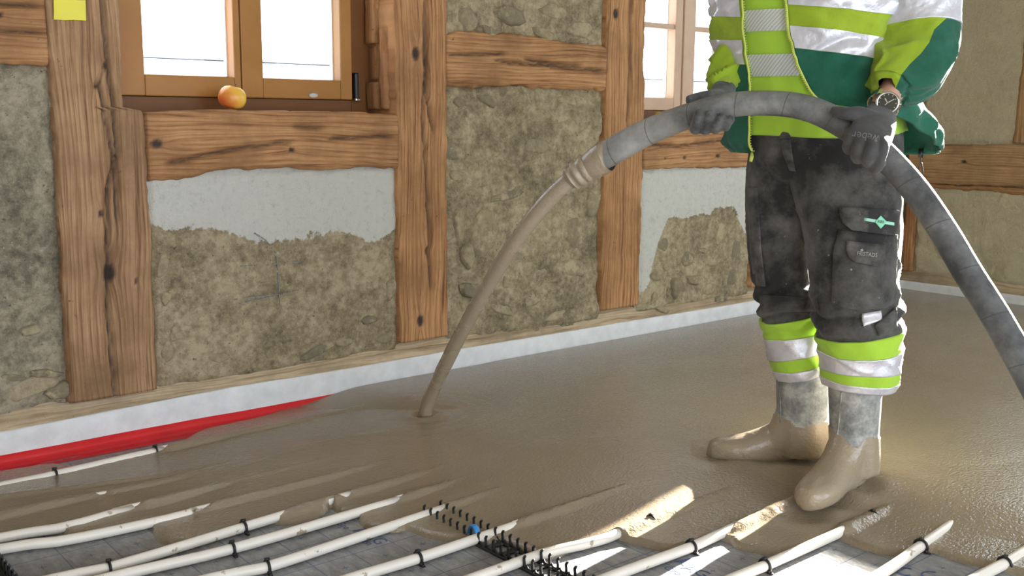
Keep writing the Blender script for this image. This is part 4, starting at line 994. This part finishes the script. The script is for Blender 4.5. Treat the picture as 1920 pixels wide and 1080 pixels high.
for b_, pts in ((bo1, [(1461, 700, .03), (1463, 750, .03), (1464, 792, .03)]), (bo2, [(1578, 735, -.16), (1574, 780, -.16), (1570, 815, -.16)])):
    P = []
    for x, y, v in pts:
        p, _ = hit(bvh_of(b_), x, y); P.append(p if p is not None else pv(x, y, v))
    MB().tube(cat(np.array(P), 12), .0022, 6).build('seam', BOOT, b_, True)

# shirt
tts = np.linspace(-math.pi, math.pi, 96, endpoint=False)
def shirt_P(th, py, off=0.0):
    P = torso(th, py, 1.0); N = nrm(np.cos(th)[..., None]*F3+np.sin(th)[..., None]*L3)
    d = .004*fbm(th*3, py/60, 1, 4, 3)+.0035*vn(th*9+py/90, py/300, 2, 6)+.006*sm(200, 262, py)*np.sin(th*7+1)+off
    return P+N*d[..., None]
ys_ = np.linspace(-150, 1, 70); hemf = lambda th: 256+5*np.sin(th*2.2+.5)-4*th
sv_ = np.linspace(0, 1, 80)[:, None]; PY = -150+(hemf(tts)[None, :]+150)*sv_; TH = tts[None, :]+0*PY
G = shirt_P(TH, PY); 
shirt = mesh('shirt', np.concatenate([G, (G[-1:]-0.0)+np.array([0, 0, .012])+(G.mean((0, 1))-G[-1:])*np.array([.04, .04, 0])], 0), rev(gfaces(81, 96, True)), LIMES, person, True)
for (y0l, y0r), (y1l, y1r) in (((20, 12), (60, 54)), ((103, 99), (144, 141))):
    th = np.radians(np.linspace(-62, 62, 60))[None, :]; s = np.linspace(0, 1, 14)[:, None]
    f = np.clip((np.degrees(th)+24)/45, -.8, 1.8); a, c = y0l+(y0r-y0l)*f, y1l+(y1r-y1l)*f
    PY = a+(c-a)*s; TH = th+0*PY; A = shirt_P(TH, PY, .003); uv = np.stack([TH*.2, (PY)/744.0], -1)
    mesh('reflective_band', A, rev(gfaces(14, 60)), SILVL, shirt, True, uv=uv)

# jacket, open at the front
ZR = [(-150, 1388), (0, 1391), (60, 1392.5), (115, 1400), (172, 1408), (290, 1411)]; ZL = [(-150, 1468), (0, 1473), (50, 1476), (118, 1494), (166, 1516), (198, 1545), (300, 1560)]
KJ = 1.075
pyy = np.arange(-150, 301, 10.0)
zR = np.array([theta_at(np.interp(y, *zip(*ZR)), y, KJ) for y in pyy]); zL = np.array([theta_at(np.interp(y, *zip(*ZL)), y, KJ) for y in pyy])
AN = [11, 26, 45, 65, 90, 120, 180, 240, 300, 336]
ROWS = [(-150, [-150]*10), ('B0', [-32, -30, -26, -20, -15, -15, -15, -15, -13, -12]), ('B1', [9, 12, 17, 24, 30, 30, 30, 30, 32, 33]), ('B2', [48, 52, 58, 69, 75, 75, 75, 75, 76, 76]), ('B3', [90, 95, 102, 113, 118, 118, 118, 118, 120, 122]), ('H', [192, 200, 204, 224, 266, 288, 290, 290, 287, 287])]
def jk_P(a, py, off=0.0):
    """a in 0..1 from the left zip round the back to the right zip"""
    t0, t1 = np.interp(py, pyy, zL), np.interp(py, pyy, zR)+2*math.pi
    th = t0+(t1-t0)*a; dg = np.degrees(th)
    k = KJ+.36*np.exp(-((dg-108)/34)**2)*sm(120, 270, py)+.14*np.exp(-((dg-285)/32)**2)*sm(120, 235, py)*(1-.6*sm(265, 292, py))+.05*np.exp(-((dg-35)/22)**2)*sm(60, 170, py)
    k = k-.06*sm(262, 290, py)*(dg > 75)
    P = torso(th, py, k); N = nrm(np.cos(th)[..., None]*F3+np.sin(th)[..., None]*L3)
    d = .007*fbm(th*2.4, py/55, 1, 14, 4)+.005*vn(th*6+py/40, py/120, 3, 16)+.011*np.abs(vn(th*2.2+py/34, th*2-py/70, 4, 18))+.006*(1-np.abs(vn(th*1.4-py/60, py/45+th*2, 7, 19)))**4
    d = d*(.15+.85*sm(0, .07, a)*sm(1, .93, a))
    d = d+.004*np.sin(th*46)*sm(262, 280, py)*(dg > 70)
    return P+N*(d+off)[..., None]
av = np.linspace(0, 1, 150)[None, :]; agd = 11+(336-11)*av
bnd = [np.interp(agd, AN, r[1]) for r in ROWS]; PYs, grp = [], []
for i, k in enumerate((14, 10, 10, 12, 34)):
    for q in range(k): PYs.append(bnd[i]+(bnd[i+1]-bnd[i])*q/k); grp.append(i)
PYs.append(bnd[-1]); PY = np.concatenate(PYs, 0); A_ = av+0*PY
O = jk_P(A_, PY); I = jk_P(A_, PY, -.005)
n, m = O.shape[:2]
Fo = gfaces(n, m); mi = [1 if grp[i//(m-1)] >= 4 else 0 for i in range(len(Fo))]
ring_o = [i*m for i in range(n)]+[(n-1)*m+j for j in range(1, m)]+[i*m+m-1 for i in range(n-2, -1, -1)]
edge = [(ring_o[i], ring_o[i+1], ring_o[i+1]+n*m, ring_o[i]+n*m) for i in range(len(ring_o)-1)]
Fa = [tuple(f) for f in Fo]+[tuple(q+n*m for q in reversed(f)) for f in Fo]+edge
jacket = mesh('jacket', np.vstack([O.reshape(-1, 3), I.reshape(-1, 3)]), rev(Fa), [LIME, GREEN], person, True, midx=mi+mi+[1]*len(edge))
for i0 in (1, 3):
    s = np.linspace(0, 1, 14)[:, None]; PYb = bnd[i0]+(bnd[i0+1]-bnd[i0])*s
    aa = .004+av*.992; A = jk_P(aa+0*PYb, PYb, .003); mesh('reflective_band', A, rev(gfaces(14, 150)), SILV, jacket, True)
def zipline(a, y0, y1):
    y = np.linspace(y0, y1, 90); P = jk_P(np.full(90, a), y, -.001); b = MB(); b.tube(P, .003, 8); z = b.build('zipper', ZIPM, jacket, True)
    b = MB()
    for i in range(0, 90):
        t = P[i]; sgn = -1 if a < .5 else 1; e = nrm(proj(P[i])[0]*0+RU*sgn); c = t+e*.0035-HV*.001
        b.box(c[0]-.0016, c[0]+.0016, c[1]-.0016, c[1]+.0016, c[2]-.0012, c[2]+.0012)
    tag(b.build('zip_teeth', ZIPM, jacket), kind='stuff'); return P
zp = zipline(0.0, -145, 190); zq = zipline(1.0, -145, 284)
c = zq[-1]; MB().tube(np.array([c+np.array([0, 0, -.004]), c+np.array([-.004, -.003, -.014]), c+np.array([-.008, -.003, -.026])]), np.array([.003, .0052, .004]), 8).build('zip_pull', ZIPM, jacket, True)
# drawcord loop under the back hem
c = pv(1727, 288, -.02); P = cat(np.array([c, c+RU*.001+np.array([0, 0, -.02]), c-RU*.005+np.array([0, 0, -.045]), c+RU*.001+np.array([0, 0, -.063]), c+RU*.009+np.array([0, 0, -.05]), c+RU*.003+np.array([0, 0, -.022])]), 30)
MB().tube(P, .0014, 6).tube(np.array([c+np.array([0, 0, .012]), c, c+np.array([0, 0, -.010])]), np.array([.006, .007, .005]), 8).build('drawcord', BLACK, jacket, True)
# sleeves
def slv(seed, cuff):
    def f(s, th, G):
        x, y = proj(G); g_ = sm(cuff-125, cuff-60, y)
        w1 = .011*fbm(np.cos(th)*1.2+s*4, np.sin(th)*1.2, s*8, seed, 4)
        w2 = (1-np.abs(vn(s*15+1.3*np.cos(th+.6), np.sin(th)*1.4, seed, seed+2)))**4*.020*g_
        e_ = 1-sm(cuff-24, cuff-10, y)
        return w1*e_+w2*e_-.003*g_*e_+.0018*np.sin(th*16)*(1-e_)
    return f
SLL = [(1600, -140, -.09, 60, 1), (1650, -118, -.09, 80, 1), (1695, -70, -.09, 84, .9), (1712, -10, -.10, 80, .9), (1716, 40, -.11, 78, .85), (1716, 85, -.13, 79, .8), (1702, 122, -.16, 74, .8), (1684, 147, -.19, 62, .8), (1669, 162, -.215, 42, .85), (1665, 168, -.222, 32, .9), (1662, 174, -.232, 27, .95), (1661, 176, -.236, 18, .95)]
G, N, s = limb(SLL, 200, 120, pw=.95, disp=slv(4, 182)); n, m = G.shape[:2]
th = np.arange(m)/m*2*math.pi; ym = proj(G.mean(1))[1]
px_, py_ = proj(G)
lim = np.interp(py_, [-150, 20, 55, 80, 100, 120, 140, 160, 172, 190], [1900, 1790, 1752, 1742, 1727, 1706, 1690, 1682, 1675, 1672])
facing = np.sin(th)[None, :]+0*px_
zone = np.where(facing > -.12, (px_-lim)/60, .5+.8*(-facing)+np.where(np.cos(th)[None, :] < -.2, -1.2, 0)); zone = np.where(ym[:, None] < 15, -1, zone)
sleeve = mesh('sleeve', G, gfaces(n, m, True), SLEEVE, jacket, True, attrs={'zone': zone})
i0, i1 = idx(G, 4), idx(G, 62); shell('reflective_band', G, N, i0, i1, .003, SILV, jacket)
i0, i1 = idx(G, -75), idx(G, -30); shell('reflective_band', G, N, i0, i1, .003, SILV, jacket)
SLR = [(1440, -140, .08, 60, 1), (1408, -118, .10, 62, 1), (1400, -60, .11, 50, 1), (1396, 0, .11, 45, 1), (1393, 50, .11, 43, 1), (1388, 95, .08, 42, 1), (1372, 125, .03, 40, 1), (1360, 145, -.005, 31, 1), (1353, 158, -.03, 24, 1), (1350, 168, -.05, 23, 1), (1349.5, 171, -.055, 14, 1)]
G2, N2, s = limb(SLR, 90, 48, pw=.95, disp=slv(9, 168))
sleeve2 = mesh('sleeve', G2, gfaces(*G2.shape[:2], True), LIME, jacket, True)
for a, c in ((-12, 31), (52, 90)): shell('reflective_band', G2, N2, idx(G2, a), idx(G2, c), .003, SILV, jacket)

# gloves
def ft(rows, n=16, nt=12, flat=1.0): return ptube(rows, n, nt, flat)
VH = -.40
hand = [ft([(1660, 190, -.245, .027), (1655, 205, -.27, .031), (1645, 228, -.335, .042), (1633, 252, -.375, .047), (1625, 268, -.40, .043), (1622, 278, -.41, .030)], 22, 20, .42)]
for (bx, by, tx, ty, r0, v0) in ((1593, 258, 1589, 279, .0125, -.385), (1612, 268, 1606, 295, .0145, -.405), (1634, 274, 1627, 303, .0150, -.42), (1655, 275, 1648, 303, .0142, -.42)):
    dx, dy = tx-bx, ty-by
    hand.append(ft([(bx-dx*.5, by-dy*.6, v0+.05, r0*.95), (bx, by, v0, r0), (bx+dx*.6, by+dy*.55, v0-.004, r0*.98), (tx, ty-3, v0+.010, r0*.95), (tx+3, ty+3, v0+.030, r0*.85), (tx+7, ty, v0+.05, r0*.7)], 22, 14))
hand.append(ft([(1640, 222, -.33, .016), (1612, 214, -.34, .017), (1590, 213, -.345, .0145), (1570, 209, -.335, .012), (1560, 207, -.325, .009)], 18, 14))
hand.append(ft([(1650, 292, -.42, .013), (1645, 312, -.41, .013), (1636, 322, -.40, .010)], 12, 12))
V, F = union(hand, .0027, 6)
g1 = mesh('glove', V, F, GLOVE, person, True); g1['label'] = 'grey knitted work glove with printed back'
GB = bvh_of(g1)
decal('glove_print', GB, *text_px('weber', 1624, 256, 22, math.pi+.16, .95), PRINTD, g1)
decal('glove_emblem', GB, [(1640, 261), (1645, 262), (1645, 266), (1640, 265)], [(0, 1, 2, 3)], PRINTD, g1)
hand = [ft([(1360, 160, -.05, .028), (1354, 176, -.085, .030), (1345, 196, -.125, .035), (1340, 215, -.145, .034), (1340, 228, -.15, .024)], 20, 18, .6)]
for pts, r0 in (([(1330, 215, -.12), (1312, 236, -.15), (1303, 242, -.185), (1306, 232, -.215), (1312, 214, -.228), (1314, 206, -.226)], .0135), ([(1340, 220, -.12), (1326, 240, -.16), (1322, 243, -.20), (1326, 228, -.228), (1333, 214, -.238), (1336, 208, -.234)], .0128),
                ([(1350, 220, -.13), (1344, 238, -.17), (1341, 242, -.21), (1344, 232, -.236), (1352, 221, -.246), (1356, 216, -.242)], .0124), ([(1362, 215, -.14), (1362, 232, -.18), (1360, 238, -.215), (1363, 231, -.240), (1369, 224, -.250), (1373, 221, -.246)], .0115)):
    hand.append(ft([(*p, r0*(1 if i < 5 else .75)) for i, p in enumerate(pts)], 22, 14))
hand.append(ft([(1350, 182, -.10, .019), (1330, 182, -.12, .017), (1312, 184, -.135, .015), (1298, 187, -.145, .0135), (1288, 188, -.15, .0105)], 18, 14))
V, F = union(hand, .0032, 6)
g2_ = mesh('glove', V, F, GLOVED, person, True); g2_['label'] = 'dusty grey work glove wrapped under the hose'

# watch
wt = mesh('watch', [(0, 0, 0)], [], STEEL, None) if False else None
WC = pv(1664, 193, -.292); nv = nrm(CAM-WC+np.array([0, -.05, .25])); up = nrm(np.array([.15, 0, 1])-nv*(np.array([.15, 0, 1]) @ nv)); rt = np.cross(up, nv)
def disc(rads, n=32): return np.stack([WC+nv*h_+r_*(np.cos(np.arange(n)/n*2*math.pi)[:, None]*rt+np.sin(np.arange(n)/n*2*math.pi)[:, None]*up) for r_, h_ in rads])
rw = 21.5*mpx(WC)
watch = MB().grid(disc([(rw*.9, -.008), (rw, -.005), (rw, .002), (rw*.93, .004), (rw*.84, .0045), (rw*.82, .003)]), True).build('watch', STEEL, person, True); watch['label'] = 'steel wristwatch with a dark dial'
MB().grid(disc([(rw*.82, .0022), (rw*.8, .0032), (.001, .0033)]), True).build('dial', DIAL, watch)
b = MB()
for a, l_, w2 in ((.6, .62, .0009), (2.2, .45, .0012), (4.0, .3, .0008)):
    e = math.cos(a)*rt+math.sin(a)*up; f = np.cross(nv, e); c = WC+nv*.0042; b.add([c-f*w2, c+f*w2, c+f*w2+e*rw*l_, c-f*w2+e*rw*l_], [(0, 3, 2, 1)])
for k in range(12):
    a = k*math.pi/6; e = math.cos(a)*rt+math.sin(a)*up; f = np.cross(nv, e); c = WC+nv*.0040+e*rw*.66; b.add([c-f*.0008, c+f*.0008, c+f*.0008+e*rw*.11, c-f*.0008+e*rw*.11], [(0, 3, 2, 1)])
b.build('watch_hands', STEEL, watch)
MB().tube(np.array([WC+rt*(rw*.98), WC+rt*(rw*1.13)]), .0026, 8).build('crown', STEEL, watch)
wax = nrm(pv(1650, 205, -.26)-pv(1664, 182, -.235)); wc0 = pv(1658, 195, -.252)
bx_ = nrm(np.cross(wax, nv)); bz = np.cross(bx_, wax)
link_b = MB()
for k in range(22):
    a = k/22*2*math.pi; a2 = (k+.82)/22*2*math.pi
    if abs(((a+.14-math.pi/2+math.pi) % (2*math.pi))-math.pi) < .48: continue
    q = []
    for aa in (a, a2):
        for rr in (.0335, .0365):
            for h_ in (-.0085, .0085): q.append(wc0+wax*h_+bx_*rr*math.cos(aa)+bz*rr*math.sin(aa)*-1 if False else wc0+wax*h_+bx_*rr*math.cos(aa)+nrm(nv-wax*(nv @ wax))*rr*math.sin(aa))
    MB().add(q, [(0, 1, 3, 2), (4, 6, 7, 5), (0, 4, 5, 1), (2, 3, 7, 6), (0, 2, 6, 4), (1, 5, 7, 3)]).build('bracelet_link', STEEL, watch)
